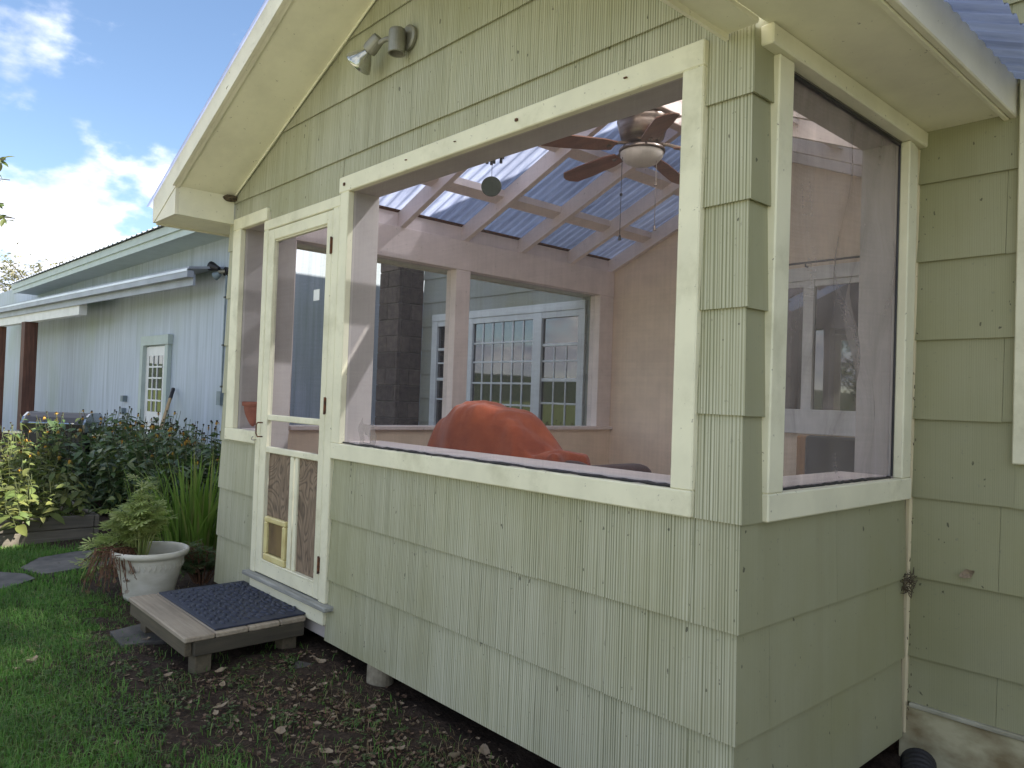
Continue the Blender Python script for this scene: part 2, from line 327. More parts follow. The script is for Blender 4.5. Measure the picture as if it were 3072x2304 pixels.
# ------------------------------------------------------------------ mesh helpers
def link(name, me, mt, parent=None, kind=None):
    o = bpy.data.objects.new(name, me); COL.objects.link(o)
    if mt is not None: me.materials.append(MT[mt] if isinstance(mt, str) else mt)
    if parent is not None:
        o.parent = parent
        if parent.get('_off'): o.matrix_parent_inverse = Matrix.Translation(-parent.location)
    if kind: o['kind'] = kind
    return o
def tag(o, label, cat, group=None):
    o['label'] = label; o['category'] = cat
    if group: o['group'] = group
    return o
def thing(name, label, cat, loc=(0, 0, 0), group=None):
    o = bpy.data.objects.new(name, None); COL.objects.link(o); o.location = loc; o.empty_display_size = .1
    tag(o, label, cat, group); o['_off'] = 1; return o          # children are written in world coordinates
def lthing(name, label, cat, loc, rz=0, group=None):              # children in local coordinates
    o = bpy.data.objects.new(name, None); COL.objects.link(o); o.location = loc; o.rotation_euler = (0, 0, rz); o.empty_display_size = .1
    return tag(o, label, cat, group)
class MB:
    def __init__(s): s.v = []; s.f = []
    def add(s, vs, fs):
        k = len(s.v); s.v += [tuple(map(float, p)) for p in vs]; s.f += [tuple(i+k for i in q) for q in fs]; return s
    def box(s, a, b_, ch=0.0):
        x0, y0, z0 = [min(p, q) for p, q in zip(a, b_)]; x1, y1, z1 = [max(p, q) for p, q in zip(a, b_)]
        c = min(ch, (x1-x0)*.3, (y1-y0)*.3, (z1-z0)*.3)
        if c <= 0:
            return s.add([(x0, y0, z0), (x1, y0, z0), (x1, y1, z0), (x0, y1, z0), (x0, y0, z1), (x1, y0, z1), (x1, y1, z1), (x0, y1, z1)],
                         [(3, 2, 1, 0), (4, 5, 6, 7), (0, 1, 5, 4), (1, 2, 6, 5), (2, 3, 7, 6), (3, 0, 4, 7)])
        bm = bmesh.new(); bmesh.ops.create_cube(bm, size=1)
        for v in bm.verts: v.co = Vector(((x0+x1)/2+v.co.x*(x1-x0), (y0+y1)/2+v.co.y*(y1-y0), (z0+z1)/2+v.co.z*(z1-z0)))
        bmesh.ops.bevel(bm, geom=bm.edges[:], offset=c, segments=1, affect='EDGES', clamp_overlap=True)
        bm.verts.index_update(); s.add([v.co[:] for v in bm.verts], [[v.index for v in f.verts] for f in bm.faces]); bm.free(); return s
    def prism(s, poly, axis, a, b_):
        """extrude a 2-D polygon along an axis. axis 1: poly=(x,z); axis 0: poly=(y,z); axis 2: poly=(x,y)"""
        n = len(poly); P = []
        for t in (a, b_):
            for p, q in poly: P.append((t, p, q) if axis == 0 else (p, t, q) if axis == 1 else (p, q, t))
        F = [tuple(range(n))[::-1], tuple(range(n, 2*n))] + [(i, (i+1) % n, n+(i+1) % n, n+i) for i in range(n)]
        return s.add(P, F)
    def tube(s, pts, rad, seg=8, cap=True):
        pts = [Vector(p) for p in pts]; n = len(pts); rs = rad if hasattr(rad, '__len__') else [rad]*n
        rings = []; prev = None
        for i, p in enumerate(pts):
            d = (pts[min(i+1, n-1)]-pts[max(i-1, 0)]).normalized()
            a = prev if prev is not None else (Vector((0, 0, 1)) if abs(d.z) < .9 else Vector((1, 0, 0)))
            u = (a - d*a.dot(d)); u = u.normalized() if u.length > 1e-6 else d.orthogonal().normalized(); v = d.cross(u); prev = u
            rings.append([p+(u*math.cos(2*math.pi*k/seg)+v*math.sin(2*math.pi*k/seg))*rs[i] for k in range(seg)])
        V = [q for r in rings for q in r]; F = []
        for i in range(n-1):
            for k in range(seg): F.append((i*seg+k, i*seg+(k+1) % seg, (i+1)*seg+(k+1) % seg, (i+1)*seg+k))
        if cap: F += [tuple(range(seg))[::-1], tuple(range((n-1)*seg, n*seg))]
        return s.add(V, F)
    def lathe(s, prof, c=(0, 0, 0), seg=32, axis=None):
        """prof: list of (r, h) swept about an axis (default z) through c"""
        ax = Vector(axis or (0, 0, 1)).normalized(); u = ax.orthogonal().normalized(); v = ax.cross(u); c = Vector(c)
        V = [c+ax*h+(u*math.cos(2*math.pi*k/seg)+v*math.sin(2*math.pi*k/seg))*r for r, h in prof for k in range(seg)]
        F = [(i*seg+k, i*seg+(k+1) % seg, (i+1)*seg+(k+1) % seg, (i+1)*seg+k) for i in range(len(prof)-1) for k in range(seg)]
        return s.add(V, F)
    def build(s, name, mt, parent=None, kind=None, smooth=False):
        me = bpy.data.meshes.new(name); me.from_pydata(s.v, [], s.f); me.update()
        if smooth: me.polygons.foreach_set('use_smooth', [True]*len(me.polygons))
        return link(name, me, mt, parent, kind)
def box(name, a, b, mt, parent=None, ch=.003): return MB().box(a, b, ch).build(name, mt, parent)
def fixnormals(o):
    bm = bmesh.new(); bm.from_mesh(o.data); bmesh.ops.recalc_face_normals(bm, faces=bm.faces); bm.to_mesh(o.data); bm.free(); return o
def clip(poly, a, b, c):                                        # keep a*x+b*y<=c
    out = []
    for i in range(len(poly)):
        p, q = poly[i], poly[(i+1) % len(poly)]; dp = a*p[0]+b*p[1]-c; dq = a*q[0]+b*q[1]-c
        if dp <= 0: out.append(p)
        if dp*dq < 0: t = dp/(dp-dq); out.append((p[0]+t*(q[0]-p[0]), p[1]+t*(q[1]-p[1])))
    return out
def shingles(parent, mt, u0, u1, zs, place, holes=(), halfplanes=(), width=.61, flare=.016, phase=0.0, jit=.0015, mitre=''):
    """courses of single shingles. place(u, d, z) -> world point, d = stand-off from the wall face"""
    for ci, z0 in enumerate(zs):
        z1 = z0+.29+.02; us = u0 - width*((ci*.5+phase) % 1.0)
        while us < u1:
            a, b = max(us, u0), min(us+width-.0011, u1); us += width
            if b-a < .02: continue
            rects = [(a, b, z0, z1)]
            for (ha, hb, hz0, hz1) in holes:
                nr = []
                for (p, q, r, t) in rects:
                    if q <= ha or p >= hb or t <= hz0+.021 or r >= hz1: nr.append((p, q, r, t)); continue
                    if p < ha: nr.append((p, ha, r, t))
                    if q > hb: nr.append((hb, q, r, t))
                    if t > hz1: nr.append((max(p, ha), min(q, hb), hz1, t))
                    if r < hz0: nr.append((max(p, ha), min(q, hb), r, hz0))
                rects = nr
            for (p, q, r, t) in rects:
                dz = random.uniform(-jit, jit)
                poly = [(p, r+dz), (q, r+dz+random.uniform(-jit, jit)), (q, t), (p, t)]
                for h in halfplanes: poly = clip(poly, *h)
                if len(poly) < 3: continue
                ext = max(x for x, _ in poly)-min(x for x, _ in poly)
                if ext < .012: continue
                fl = flare*random.uniform(.9, 1.1) if not mitre else flare
                d = lambda z: .0015+(fl-.0015)*(1-min(1.05, (z-z0)/.31))
                def mu(x, z, e):
                    if 'hi' in mitre and abs(x-u1) < 1e-6: return x+d(z)+e
                    if 'lo' in mitre and abs(x-u0) < 1e-6: return x-d(z)-e+.0008
                    return x
                n = len(poly); V = [place(mu(x, z, .006), d(z)+.006, z) for x, z in poly]+[place(mu(x, z, -.0005), d(z)-.0005, z) for x, z in poly]
                F = [tuple(range(n)), tuple(range(n, 2*n))[::-1]]+[(i, n+i, n+(i+1) % n, (i+1) % n) for i in range(n)]
                fixnormals(MB().add(V, F).build('shingle', mt, parent))
# ------------------------------------------------------------------ terrain
def gz(x, y):
    """ground height: almost level, a little rough beside the porch"""
    x = np.asarray(x, float); y = np.asarray(y, float)
    return .012*np.sin(x*2.1+1.3*y)+.008*np.sin(5.3*x-3.7*y+1)-.012
def gridmesh(name, xs, ys, zf, mt, kind=None):
    X, Y = np.meshgrid(xs, ys); Z = zf(X, Y); nx, ny = len(xs), len(ys)
    V = np.stack([X, Y, Z], -1).reshape(-1, 3); i = np.arange(nx*ny).reshape(ny, nx)
    F = np.stack([i[:-1, :-1], i[:-1, 1:], i[1:, 1:], i[1:, :-1]], -1).reshape(-1, 4)
    me = bpy.data.meshes.new(name); me.from_pydata(V.tolist(), [], F.tolist()); me.polygons.foreach_set('use_smooth', [True]*len(F))
    return link(name, me, mt, None, kind)
def coords(lo, hi, a, b, step):
    return np.concatenate([np.linspace(lo, a, 14)[:-1], np.arange(a, b, step), np.linspace(b, hi, 14)])
gridmesh('ground', coords(-900, 900, -9, 3, .09), coords(-900, 900, -4, 3, .09),
         lambda X, Y: np.where((np.abs(X+3) < 8) & (np.abs(Y) < 5), gz(X, Y)+.012*rng.standard_normal(X.shape)*((Y > -.8) & (X > -5)), -.012), 'ground', 'structure')
dv = []; df = []
for i, x in enumerate(np.linspace(-40, 40, 81)):
    dv += [(x, -2.9+.12*math.sin(x*1.7)+.1*math.sin(x*4.1), .004), (x, -7.6+.2*math.sin(x*1.1+2), .004)]
    if i: df.append((2*i-2, 2*i-1, 2*i+1, 2*i))
fixnormals(MB().add(dv, df).build('bounce_gravel_drive', 'bounce_gravel', None, 'structure'))  # unseen drive added to bounce sunlight up onto walls and soffits
hv = []; hf = []
for i in range(97):
    a = 2*math.pi*i/96; r = 420; h = 13+5*math.sin(2*a+1)+3*math.sin(5*a)+1.5*math.sin(17*a)
    hv += [(r*math.cos(a), r*math.sin(a), -2), ((r+90)*math.cos(a), (r+90)*math.sin(a), max(h, 4))]
    if i: hf.append((2*i-2, 2*i, 2*i+1, 2*i-1))
MB().add(hv, hf).build('hills', 'hill', None, 'structure', True)
# ================================================================== SCREENED PORCH
porch = thing('screened_porch', 'pale green shingled screened porch with cream trim and clear corrugated roof', 'porch', (-1.79, 1.7, 0))
RX, SL = -1.79, .415
def zs(x): return 2.455+SL*(1.74-abs(x-RX))                     # underside of the sloping soffit
mir = lambda x: 2*RX-x
WT = .14
CZ = [.09+.2917*k for k in range(11)]                            # course lines
fwm = MB()
for a, b in (((-.19, 0, .09), (0, WT, 2.25)), ((-2.10, 0, .09), (-.19, WT, 1.035)), ((-2.246, 0, .09), (-2.10, WT, 2.25)),
             ((-3.58, 0, .09), (-3.36, WT, 2.25)), ((-3.36, 0, .09), (-3.05, WT, 1.045)), ((-3.05, 0, .09), (-2.982, WT, 2.25)), ((-2.982, 0, .09), (-2.246, WT, .26))):
    fwm.box(a, b)
fwm.prism([(-3.58, 2.25), (0, 2.25), (0, zs(0)), (RX, zs(RX)), (-3.58, zs(-3.58))], 1, 0, WT)
front_wall = fwm.build('front_wall', 'jamb', porch)
holes = [(-3.455, -2.99, .985, 2.30), (-3.03, -2.185, -1, 2.23), (-2.19, -.15, .966, 2.31)]
shingles(front_wall, 'shingle', -3.58, 0.0, CZ, lambda u, d, z: (u, -d, z), holes,
         [(-SL, 1, 2.455+SL*3.53-.004), (SL, 1, 2.434-.004)], .61, .0135, .35, mitre='hi')
rw = MB()
for a, b in (((-WT, WT, .09), (-.001, 1.17, 1.035)), ((-WT, WT, 1.035), (-.001, .165, 2.27)), ((-WT, 1.04, 1.035), (-.001, 1.17, 2.27)), ((-WT, WT, 2.27), (-.001, 1.17, 2.42))):
    rw.box(a, b)
return_wall = rw.build('return_wall', 'jamb', porch)
shingles(return_wall, 'shingle_fine', 0.0, 1.135, CZ[:8], lambda u, d, z: (d, u, z), [(.10, 1.2, .966, 2.6)], [], .81, .0135, .3, mitre='lo')
# ---- trim boards of the big front opening
T_ = -.034
def trimbox(name, x0, x1, z0, z1, parent, y0=T_, mt='trim', y1=0.0): return box(name, (x0, y0, z0), (x1, y1, z1), mt, parent, .004)
win = trimbox('window_frame', -2.19, -.132, 2.246, 2.323, porch)
trimbox('sill_trim', -2.172, -.132, .965, 1.04, win, -.036)
trimbox('side_trim', -2.172, -2.097, 1.04, 2.246, win); trimbox('side_trim', -.205, -.132, 1.04, 2.246, win)
def screen_xz(name, x0, x1, z0, z1, y, parent, mt='screen'):
    n = 12; V = []; F = []
    for j in range(n+1):
        for i in range(n+1):
            u, v = i/n, j/n; V.append((x0+(x1-x0)*u, y+.006*math.sin(3*u+2*v)*math.sin(math.pi*u)*math.sin(math.pi*v), z0+(z1-z0)*v))
    for j in range(n):
        for i in range(n): F.append((j*(n+1)+i, j*(n+1)+i+1, (j+1)*(n+1)+i+1, (j+1)*(n+1)+i))
    return MB().add(V, F).build(name, mt, parent, None, True)
screen_xz('screen', -2.10, -.20, 1.036, 2.25, .012, win)
# ragged dark spline that holds the screen along the sill
pts = [(-2.095+1.89*i/60, -.012+random.uniform(-.002, .002), 1.044+random.uniform(-.0015, .0025)) for i in range(61)]
MB().tube(pts, [random.uniform(.0035, .0065) for _ in pts], 5).build('screen_spline', 'black', win)
MB().tube([(-.207, -.006, 1.05), (-.207, -.006, 2.24)], .003, 5).build('screen_spline', 'black', win)
box('inner_sill', (-2.10, .02, 1.030), (-.19, .20, 1.052), 'inner', win)
for x in (-1.62, -1.28, -.92, -.42, -2.14): box('nail', (x, -.041, 2.283+random.uniform(-.01, .01)), (x+.012, T_-.0005, 2.287+random.uniform(0, .004)), 'rust', win, 0)
# ---- narrow opening beside the door
nar = trimbox('narrow_window_frame', -3.475, -3.005, 2.245, 2.318, porch)
trimbox('side_trim', -3.475, -3.362, 1.047, 2.245, nar); trimbox('sill_trim', -3.475, -3.04, .976, 1.047, nar, -.036)
screen_xz('screen', -3.365, -3.045, 1.044, 2.248, .012, nar)
box('inner_sill', (-3.36, .02, 1.03), (-3.05, .18, 1.05), 'inner', nar)
# ---- casing and screen door
cas = trimbox('door_casing', -3.04, -2.178, 2.186, 2.242, porch, -.030)
trimbox('side_trim', -3.04, -2.984, .264, 2.186, cas, -.030); trimbox('side_trim', -2.245, -2.178, .264, 2.186, cas, -.030)
door = trimbox('screen_door', -2.98, -2.906, .27, 2.182, porch, -.028, 'trim', .004)
def dr(name, x0, x1, z0, z1, y0=-.027, y1=.004, mt='trim'): return box(name, (x0, y0, z0), (x1, y1, z1), mt, door, .004)
dr('stile', -2.305, -2.249, .27, 2.182, -.028); dr('rail', -2.906, -2.305, 2.12, 2.182); dr('rail', -2.906, -2.305, 1.115, 1.147, -.024)
dr('rail', -2.906, -2.305, .938, .971, -.026); dr('rail', -2.906, -2.305, .27, .343)
dr('stop_moulding', -2.906, -2.305, 2.112, 2.1195, -.018); dr('stop_moulding', -2.906, -2.305, .3435, .352, -.03, 0)
dr('batten', -2.618, -2.580, .352, .937, -.020, .001); dr('batten', -2.566, -2.535, .352, .937, -.018, .001)
dr('plywood_panel', -2.90, -2.60, .3525, .936, -.006, .002, 'ply'); dr('plywood_panel', -2.555, -2.307, .3525, .936, -.006, .002, 'ply')
screen_xz('screen', -2.906, -2.305, 1.147, 2.12, -.008, door); screen_xz('screen', -2.906, -2.305, .971, 1.115, -.008, door)
# pet door
x0, x1, z0, z1 = -2.882, -2.632, .352, .592
pf = MB()
for a, b in (((x0, -.030, z0), (x1, -.004, z0+.038)), ((x0, -.030, z1-.03), (x1, -.004, z1)), ((x0, -.030, z0+.038), (x0+.032, -.004, z1-.03)), ((x1-.032, -.030, z0+.038), (x1, -.004, z1-.03))): pf.box(a, b, .006)
pf.build('pet_door_frame', 'petframe', door)
dr('pet_flap', x0+.034, x1-.034, z0+.042, z1-.032, -.016, -.010, 'flap')
for z in (2.003, 1.215, .44):
    h = MB(); h.tube([(-2.247, -.034, z-.042), (-2.247, -.034, z+.042)], .0055, 8); h.box((-2.262, -.0315, z-.038), (-2.236, -.0285, z+.038)); h.build('hinge', 'rust', door)
MB().tube([(-2.955, -.027, 1.10), (-2.957, -.055, 1.10), (-2.965, -.06, 1.09), (-2.965, -.06, 1.04), (-2.957, -.055, 1.022), (-2.952, -.027, 1.022)], .004, 6).build('pull_handle', 'rust', door, None, True)
MB().tube([(-3.02, -.032, 1.0), (-3.03, -.045, .998), (-3.045, -.05, 1.0), (-3.05, -.045, 1.012), (-3.045, -.04, 1.018)], .0025, 5).build('hook_latch', 'lampmetal', cas)
box('door_sill', (-3.075, -.062, .240), (-2.12, .10, .2635), 'silver', porch, .005)
box('door_apron', (-3.03, -.034, .160), (-2.184, 0, .239), 'trim', porch, .004)
# ---- side opening in the return wall
rwin = box('side_window_frame', (0, .088, .965), (.036, 1.118, 1.043), 'trim', porch, .004)
box('side_trim', (0, .088, 1.043), (.034, .172, 2.268), 'trim', rwin, .004); box('side_trim', (0, 1.032, 1.043), (.034, 1.085, 2.268), 'trim', rwin, .004)
box('side_trim', (0, 1.087, 1.043), (.028, 1.128, 2.268), 'trim', rwin, .004)
n = 40; V = []; F = []
for j in range(n+1):
    for i in range(n+1):
        u, v = i/n, j/n
        e = math.sin(math.pi*u)**.5*math.sin(math.pi*v)**.5 if 0 < u < 1 and 0 < v < 1 else 0
        bul = 2.2*e*(.016*math.sin(9*u+5*v+2*math.sin(4*v))+.010*math.sin(21*u-9*v)+.012*u*math.sin(14*v+6*u))
        V.append((-.016+bul, .168+.87*u, 1.04+1.24*v))
for j in range(n):
    for i in range(n): F.append((j*(n+1)+i, j*(n+1)+i+1, (j+1)*(n+1)+i+1, (j+1)*(n+1)+i))
MB().add(V, F).build('slack_screen', 'screen_old', rwin, None, True)
MB().tube([(-.004, .175, 2.262), (-.004, 1.03, 2.262)], .008, 5).build('screen_spline', 'black', rwin)
MB().tube([(-.002, 1.031, 1.05), (-.002, 1.031, 2.26)], .004, 5).build('screen_spline', 'black', rwin)
MB().tube([(-.002, .18+.0215*i, 1.046+random.uniform(-.002, .003)) for i in range(40)], .005, 5).build('screen_spline', 'black', rwin)
box('inner_sill', (-.19, .17, 1.030), (-.02, 1.035, 1.05), 'inner', rwin)
box('frieze_board', (0, .02, 2.2695), (.05, 1.166, 2.326), 'soffit', porch, .004)
box('corner_strip', (.002, 1.145, .10), (.026, 1.168, 2.269), 'strip', porch, .006)
# ---- left wall: knee wall, posts, beam
lw = MB(); lw.box((-3.58, WT, .09), (-3.46, 3.55, 1.03)); lw.box((-3.58, WT, 1.03), (-3.46, .372, 2.26))
left_wall = lw.build('left_wall', 'cream', porch)
box('corner_panel', (-3.459, WT, 1.062), (-3.447, .372, 2.255), 'inner', left_wall)
box('sill_cap', (-3.60, .373, 1.031), (-3.425, 3.548, 1.058), 'inner', left_wall)
box('post', (-3.585, 1.69, 1.0585), (-3.462, 1.83, 2.2595), 'inner', left_wall); box('post', (-3.585, 3.36, 1.0585), (-3.462, 3.548, 2.2595), 'inner', left_wall)
box('beam', (-3.585, .145, 2.261), (-3.46, 3.548, 2.49), 'inner', porch)
box('plate', (-3.56, .145, 2.491), (-3.5, 3.548, 2.60), 'inner', porch)
for y0, y1 in ((.374, 1.69), (1.83, 3.36)):
    MB().add([(-3.53, y0, 1.058), (-3.53, y1, 1.058), (-3.53, y1, 2.26), (-3.53, y0, 2.26)], [(0, 1, 2, 3)]).build('screen', 'screen_far', left_wall)
shingles(left_wall, 'shingle_fine', 0.0, 3.55, CZ[:8], lambda u, d, z: (-3.58-d, u, z), [(.372, 3.37, 1.03, 2.5)], [], .61, .015, .1)
# ---- roof timbers
def along(x, dz=0): return 2.49+SL*(min(x, mir(x))-(-3.46))+dz
def slopebox(name, xa, xb, y0, y1, lo, hi, mt, side=1, parent=porch):
    P = [(xa, along(xa, lo)), (xb, along(xb, lo)), (xb, along(xb, hi)), (xa, along(xa, hi))]
    if side < 0: P = [(mir(x), z) for x, z in P]
    return fixnormals(MB().prism(P, 1, y0, y1).build(name, mt, parent))
for yc in (.62, 1.19, 1.775, 2.375, 2.97, 3.52):
    for s in (1, -1):
        slopebox('rafter', -3.60 if s > 0 else -3.57, RX-.042, yc-.022, yc+.022, .0, .125, 'inner', s)
ys = (.145, .62, 1.19, 1.775, 2.375, 2.97, 3.52)
for xr in (-3.06, -2.46):
    for i in range(6):
        for s in (1, -1):
            slopebox('purlin', xr-.045, xr+.045, ys[i]+.0225, ys[i+1]-.0225, .075, .124, 'inner', s)
box('ridge_beam', (RX-.04, WT, 3.06), (RX+.04, 3.548, 3.30), 'inner', porch)
box('ceiling_plate', (RX-.16, 1.62, 3.045), (RX+.16, 1.98, 3.0595), 'inner', porch)
slopebox('eave_flashing', -3.60, -3.47, .145, 3.548, .126, .1275, 'rust')
def corrugated(name, xa, xb, y0, y1, side, mt, off=.13, pitch=.0762, amp=.008, parent=porch):
    per = 8; ny = int((y1-y0)/pitch*per); V = []; F = []
    for j in range(ny+1):
        y = y0+(y1-y0)*j/ny; h = amp*math.sin(2*math.pi*(y-y0)/pitch)+amp
        for x in np.linspace(xa, xb, 5): V.append((x if side > 0 else mir(x), y, along(x, off+h)))
    for j in range(ny):
        for i in range(4): F.append((j*5+i, j*5+i+1, (j+1)*5+i+1, (j+1)*5+i))
    return MB().add(V, F).build(name, mt, parent, None, True)
corrugated('roof_panel', -3.99, RX-.003, -.39, 3.548, 1, 'panel'); corrugated('roof_panel', -3.90, RX-.003, -.39, 1.165, -1, 'panel_clear'); corrugated('shaded_panel_edge', -4.06, -3.9005, -.39, 1.165, -1, 'panel')  # edge strip takes the darker tint to stand for blue-grey shade
corrugated('roof_panel', -3.60, RX-.003, 1.166, 3.548, -1, 'panel_clear')
MB().prism([(RX-.13, 3.325), (RX, 3.375), (RX+.13, 3.325), (RX+.13, 3.33), (RX, 3.382), (RX-.13, 3.33)], 1, -.4, 3.54).build('ridge_cap', 'metalroof', porch)
# ---- rake boards, soffits, fascias
def both(name, poly, y0, y1, mt):
    for s in (1, -1):
        P = poly if s > 0 else [(mir(x), z) for x, z in poly]
        fixnormals(MB().prism(P, 1, y0, y1).build(name, mt, porch))
def ragged_rake():
    """rake board with a flaking lower lip"""
    for s in (1, -1):
        xs = np.linspace(-3.90, RX, 90); lo = []; 
        for x in xs:
            z = 2.455+SL*(x+3.505) if x > -3.88 else 2.30
            lo.append((x, max(z, 2.298)+.004*mnoise.noise(Vector((x*9, 1, 0)))))
        top = [(RX, 3.322), (-3.905, 2.446)]
        P = lo+top
        if s < 0: P = [(mir(x), z) for x, z in P]
        fixnormals(MB().prism(P, 1, -.374, -.351).build('rake_board', 'rake', porch))
ragged_rake()
both('eave_return', [(-3.875, 2.2985), (-3.506, 2.294), (-3.506, 2.452)], -.3705, -.3505, 'rake')
both('rake_soffit', [(-3.535, zs(-3.535)), (RX, zs(RX)), (RX, zs(RX)+.012), (-3.535, zs(-3.535)+.012)], -.35, -.001, 'soffit')
both('bed_moulding', [(-3.55, zs(-3.55)-.014), (RX, zs(RX)-.014), (RX, zs(RX)-.001), (-3.55, zs(-3.55)-.001)], -.030, -.0245, 'soffit')
both('rake_moulding', [(-3.5, zs(-3.5)-.012), (RX, zs(RX)-.012), (RX, zs(RX)+.02), (-3.5, zs(-3.5)+.02)], -.391, -.375, 'rake')
both('return_board', [(-3.518, 2.296), (-3.5065, 2.296), (-3.5065, 2.464), (-3.518, 2.460)], -.3500, -.0215, 'soffit')
fixnormals(MB().box((.031, -.349, 2.327), (.309, 1.168, 2.337)).build('eave_soffit', 'soffit', porch))
box('soffit_strip', (-.072, -.349, 2.312), (.030, -.0215, 2.330), 'soffit', porch)
box('fascia', (.310, -.352, 2.309), (.334, 1.168, 2.445), 'rake', porch, .004)
box('soffit_strip', (.292, -.349, 2.306), (.3095, 1.167, 2.3265), 'soffit', porch)
box('eave_soffit', (-3.889, -.349, 2.300), (-3.519, 3.6, 2.312), 'soffit', porch)
box('fascia', (-3.913, -.352, 2.292), (-3.8895, 3.6, 2.442), 'rake', porch, .004)
# ---- floor and piers
box('floor', (-3.46, WT, .17), (-.14, 3.55, .25), 'floor', porch)
for i, (px, py) in enumerate(((1130, 2040),)):
    pass
for x, y in ((-1.80, .055), (-3.46, .06), (-.2, .12), (-.9, 2.6), (-2.8, 2.6)):
    V = MB().lathe([(0, -.1), (.062, -.1), (.06, .06), (.058, .088), (.0, .0885)], (x, y, 0), 20).build('pier', 'pier', porch, None, False)
# mud nest in the corner of the soffit
bm = bmesh.new(); bmesh.ops.create_icosphere(bm, subdivisions=3, radius=1)
for v in bm.verts:
    v.co *= 1+.35*mnoise.noise(v.co*2.3); v.co = Vector((-3.49+v.co.x*.028, -.05+v.co.y*.045, 2.448+v.co.z*.020))
me = bpy.data.meshes.new('mud_nest'); bm.to_mesh(me); bm.free(); tag(link('mud_nest', me, 'nest'), 'small dried mud nest stuck in the corner of the porch soffit', 'nest')

# ================================================================== HOUSE
house = thing('house', 'pale green shingled house wing beside and behind the porch', 'house', (3, 4, 0))
hw = MB(); hw.box((.001, 1.172, .0), (7, 1.32, 3.55)); hw.box((.001, 1.32, 0), (.12, 3.55, 2.44)); hw.box((6.88, 1.32, 0), (7, 9, 3.55)); hw.box((.001, 1.32, 2.62), (.12, 3.55, 3.55))
house_wall = hw.build('front_wall', 'shingle_fine', house)
HZ = [.215+.0]+[.388+.2905*k for k in range(14)]
# one course starts on the foundation strip, the rest follow the porch courses
shingles(house_wall, 'shingle_fine', .002, 2.6, [.0985+.2905*k for k in range(12)], lambda u, d, z: (u, 1.17-d, z), [(.352, 1.55, 1.125, 2.6)], [(0, -1, -.222)], .81, .015, .62)
hwin = box('window_frame', (.345, 1.130, 1.12), (.42, 1.171, 2.62), 'trim', house, .004)
box('side_trim', (1.48, 1.130, 1.12), (1.555, 1.171, 2.62), 'trim', hwin); box('sill_trim', (.421, 1.128, 1.12), (1.479, 1.171, 1.20), 'trim', hwin); box('head_trim', (.421, 1.13, 2.54), (1.479, 1.171, 2.62), 'trim', hwin)
box('pane', (.421, 1.150, 1.20), (1.479, 1.160, 2.54), 'glass', hwin, 0)
f = box('foundation', (.001, 1.205, -.3), (7, 1.30, .215), 'concrete', house)
fm = MB(); fm.box((.003, 1.150, -.1), (7, 1.171, .205)); fm.build('foundation_face', 'concrete', house)
box('flashing', (.036, 1.138, .2055), (7, 1.171, .2215), 'flash', house, .003)
MB().tube([(.402, 1.1485, -.05), (.40, 1.1485, .07), (.405, 1.1485, .12), (.402, 1.1485, .2)], .0025, 4).build('crack', 'dark', f)
# main body behind the porch
mw = MB(); mw.box((-6.57, 3.61, 0), (-3.58, 3.75, 3.299)); back = mw.build('back_wall', 'shingle_old', house)
pw = MB(); pw.box((-3.58, 3.55, 0), (.0, 3.75, 3.299)); porch_back = pw.build('porch_side_wall', 'cream', house)
shingles(back, 'shingle_old', -6.57, -3.60, [.09+.2917*k for k in range(11)], lambda u, d, z: (u, 3.61-d, z), [(-6.30, -3.86, .78, 2.25)], [], .61, .016, .2)
hr = MB()
def slab(mb, p, t=.12):
    mb.add([tuple(q) for q in p]+[(x, y, z+t) for x, y, z in p], [(0, 1, 2, 3), (7, 6, 5, 4), (0, 4, 5, 1), (1, 5, 6, 2), (2, 6, 7, 3), (3, 7, 4, 0)])
EZ, RZ, HX = 4.2, 5.58, -3.285  # unseen roof heights, shaped to place sun and shade
for ya, yb, dz in ((3.25, 4.2, 0), (4.201, 10.5, .93)):  # raised rear storey added to cast shade on the outbuilding end wall
    slab(hr, [(-6.95, ya, EZ-.16+dz), (-6.95, yb, EZ-.16+dz), (HX, yb, RZ+dz), (HX, ya, RZ+dz)]); slab(hr, [(.38, ya, EZ-.16+dz), (HX, ya, RZ+dz), (HX, yb, RZ+dz), (.38, yb, EZ-.16+dz)])
slab(hr, [(.02, 1.0, 3.5), (7.3, 1.0, 3.5), (7.3, 5, 4.1), (.02, 5, 4.1)]); slab(hr, [(.02, 5, 4.1), (7.3, 5, 4.1), (7.3, 9.3, 3.5), (.02, 9.3, 3.5)])
fixnormals(hr.build('roof', 'metalroof', house))
ge = MB(); ge.prism([(-6.57, 3.3), (0, 3.3), (0, EZ), (HX, RZ-.02), (-6.57, EZ)], 1, 3.61, 3.75); ge.prism([(-6.57, 3.3), (0, 3.3), (0, EZ+.93), (HX, RZ+.91), (-6.57, EZ+.93)], 1, 4.5, 4.62); ge.box((-6.57, 3.75, 0), (-6.45, 4.5, EZ)); ge.box((-.12, 3.75, 0), (-.001, 4.5, EZ)); ge.box((-6.57, 4.5, 0), (-6.45, 10.3, EZ+.93)); ge.box((-.12, 4.5, 0), (-.001, 10.3, EZ+.93)); ge.build('gable_wall', 'shingle_old', house)
